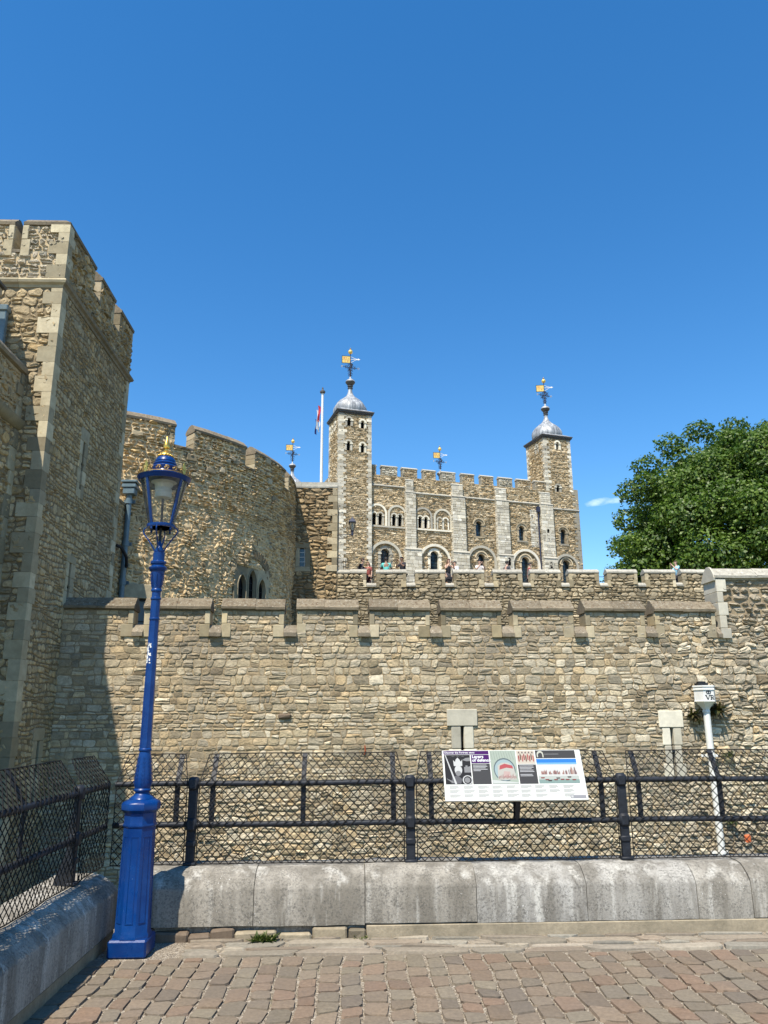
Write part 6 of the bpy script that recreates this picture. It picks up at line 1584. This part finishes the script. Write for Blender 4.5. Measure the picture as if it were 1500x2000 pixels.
for nm, pts, c, d in (('pale_cloud', [(.14, .80), (.165, .84), (.198, .85), (.198, .78), (.17, .775)], GR, .0018), ('castle_outline', [(.15, .55), (.15, .66), (.16, .66), (.16, .69), (.175, .69), (.175, .66), (.198, .68), (.198, .55)], GR, .0018),
    ('ruler_face', el(.108, .60, .027, .095), WH, .0020), ('ruler_beard', el(.106, .535, .020, .05), GR, .0022), ('crown', [(.078, .68), (.075, .80), (.088, .76), (.094, .81), (.108, .85), (.120, .81), (.130, .765), (.140, .81), (.138, .68)], WH, .0022),
    ('sword', [(.018, .90), (.024, .90), (.092, .32), (.078, .32)], WH, .0026), ('shield', el(.168, .40, .036, .095)[:], WH, .0022), ('shield_inner', el(.168, .40, .028, .078), BK, .0024), ('shield_boss', el(.166, .40, .020, .055), GR, .0026), ('sleeve', [(.05, .34), (.06, .46), (.10, .50), (.13, .42), (.12, .33)], (.12,.12,.13), .0017)):
    pgon(nm, pts, c, d, pic)
for k in range(5): pgon('shading_line', [(.02+.012*k, .43-.015*k), (.023+.012*k, .435-.015*k), (.062+.006*k, .35), (.057+.006*k, .35)], GR, .0019, pic)
for k in range(3): pgon('sky_line', [(.06+.035*k, .86), (.075+.035*k, .875), (.092+.035*k, .868), (.075+.035*k, .882)], GR, .0019, pic)
mapp = flat('plan_picture', .342, .528, .32, .985, (.40,.46,.38), .0012)
for nm, pts, c, d in (('moat_band', el(.437, .60, .078, .235, 20), (.12,.16,.17), .0016), ('moat_water', el(.437, .597, .071, .21, 20), (.36,.46,.47), .0018), ('ward', [(.385, .40), (.39, .68), (.42, .74), (.47, .74), (.505, .64), (.515, .40)], (.52,.50,.44), .0020), ('red_roofs', [(.40, .60), (.405, .68), (.44, .72), (.495, .68), (.498, .62), (.45, .64)], (.46,.09,.10), .0022), ('keep_plan', [(.425, .45), (.43, .57), (.475, .56), (.475, .44)], (.55,.40,.36), .0024), ('river', [(.345, .33), (.345, .40), (.42, .38), (.528, .345), (.528, .33)], (.60,.62,.58), .0021)):
    pgon(nm, pts, c, d, mapp)
for k in range(9): pgon('plan_line', [(.35+.018*k, .97), (.352+.018*k, .97), (.358+.019*k, .80), (.356+.019*k, .80)], (.22,.25,.22), .0020, mapp)
for k in range(14):
    u = .392+.009*k; pgon('plan_mark', [(u, .42+.012*(k % 3)), (u+.004, .42), (u+.004, .47+.02*(k % 4)), (u, .47)], (.28,.08,.08), .0027, mapp)
figs = flat('figures_picture', .535, .665, .715, .985, (.62,.55,.45), .0012)
for k in range(9):
    u = .545+.013*k; v = .76+.03*(k % 2); pgon('tiny_figure', [(u, v), (u+.008, v), (u+.009, v+.10), (u+.004, v+.14), (u-.001, v+.10)], ((.30,.06,.06), (.15,.08,.05), (.42,.12,.10))[k % 3], .0018, figs)
for k in range(5): pgon('tiny_figure', [(.545+.024*k, .93), (.56+.024*k, .925), (.555+.024*k, .97)], (.12,.08,.08), .0018, figs)
arch = pgon('arch_symbol', el(.706, .90, .024, .075, 12, 0, math.pi)+[(.682, .845), (.69, .845), (.69, .90), (.70, .935), (.716, .935), (.722, .90), (.722, .84), (.73, .84)], (.60,.60,.50), .0020); pgon('arch_line', [(.735, .905), (.84, .905), (.84, .909), (.735, .909)], WH, .0020)
sea = flat('river_picture', .672, .960, .325, .810, (.68,.67,.63), .0012)
for nm, v0, v1, c, d in (('sky_band', .735, .810, (.03,.22,.62), .0016), ('sky_band', .70, .735, (.20,.45,.72), .0016), ('water_band', .325, .40, (.25,.35,.32), .0016), ('water_band', .40, .47, (.50,.53,.48), .0016)): pgon(nm, [(.672, v0), (.960, v0), (.960, v1), (.672, v1)], c, d, sea)
rq = random.Random(3)
for k in range(46):
    u = .69+.255*rq.random(); h_ = rq.uniform(.02, .07)*(1.6 if u > .9 else 1); pgon('skyline_building', [(u, .50), (u+.006, .50), (u+.006, .50+h_), (u+.003, .50+h_*1.4), (u, .50+h_)], rq.choice([(.30,.13,.12), (.20,.14,.14), (.38,.22,.18)]), .0018+.00002*k, sea)
for k in range(9):
    u = .69+.028*k+rq.uniform(-.008, .008); v = rq.uniform(.36, .45); pgon('boat', [(u, v), (u+.022, v), (u+.026, v+.022), (u-.003, v+.022)], rq.choice([(.06,.04,.04), (.25,.06,.05)]), .0030+.00002*k, sea)
for cidx in range(9):
    u0_ = .035+.100*cidx
    for r_ in range(14):
        if r_ in (4, 9): continue
        if cidx == 7 and r_ > 10: continue
        v = .285-.0165*r_; w = .085*rq.uniform(.7, 1.0) if r_ % 5 != 3 else .05
        pgon('text_line', [(u0_, v), (u0_+w, v), (u0_+w, v+.006), (u0_, v+.006)], (.34,.34,.32), .0012)
for bx in (.215, .545):
    for r_ in range(5 if bx < .5 else 8):
        if r_ == 5: continue
        v = (.69 if bx < .5 else .665)-.028*r_; w = rq.uniform(.085, .105)*(1 if r_ < 4 or bx > .5 else .5)
        pgon('text_line', [(bx, v), (bx+w, v), (bx+w, v+.011), (bx, v+.011)], (.62,.62,.62), .0022)
flat('credit_strip', .875, .985, .035, .095, (.34,.34,.36), .0015); flat('credit_mark', .880, .895, .045, .085, WH, .0020)
def text(body, u, v, h, c, name='lettering', bold=.0):
    cd = bpy.data.curves.new(name, 'FONT'); cd.body = body; cd.size = h; cd.offset = bold; cd.extrude = .0003; cd.resolution_u = 3
    o = bpy.data.objects.new(name, cd); col.objects.link(o); dg = bpy.context.evaluated_depsgraph_get(); me = bpy.data.meshes.new_from_object(o.evaluated_get(dg)); bpy.data.objects.remove(o)
    me.name = name; me.materials.clear(); me.materials.append(PMAT(c)); q = bpy.data.objects.new(name, me); col.objects.link(q)
    q.parent = bd; P0 = PA+pu*u*PW+pw*v*PH+pn*.0025
    q.matrix_local = Matrix.Translation(-world_off(bd)) @ Matrix(((pu.x, pw.x, pn.x, P0.x), (pu.y, pw.y, pn.y, P0.y), (pu.z, pw.z, pn.z, P0.z), (0, 0, 0, 1)))
text('Discover the Fortress story', .016, .933, .022, (.8,.8,.8), bold=.0006)
text('Layers', .212, .838, .036, (.85,.85,.85), bold=.0012); text('of defence', .212, .765, .036, (.85,.85,.85), bold=.0012)

# =================================================================== group round the inner wall enlarged and pushed back, scaled about the camera
for root_, place in ((rt_, (-12.972, 35.650, -3.805)), (lk, (-8.395, 25.875, -3.805)), (dp2, (-8.165, 26.852, 3.210)), (bb, (-2.185, 36.340, -0.240)), (iw, (8.050, 36.340, -0.240)), (rl, (6.900, 36.915, 7.810)), (sr, (-0.747, 36.455, 8.442)), (wl, (-0.345, 35.650, 10.110))):
    root_.location = place; root_.scale = (1.15, 1.15, 1.15)
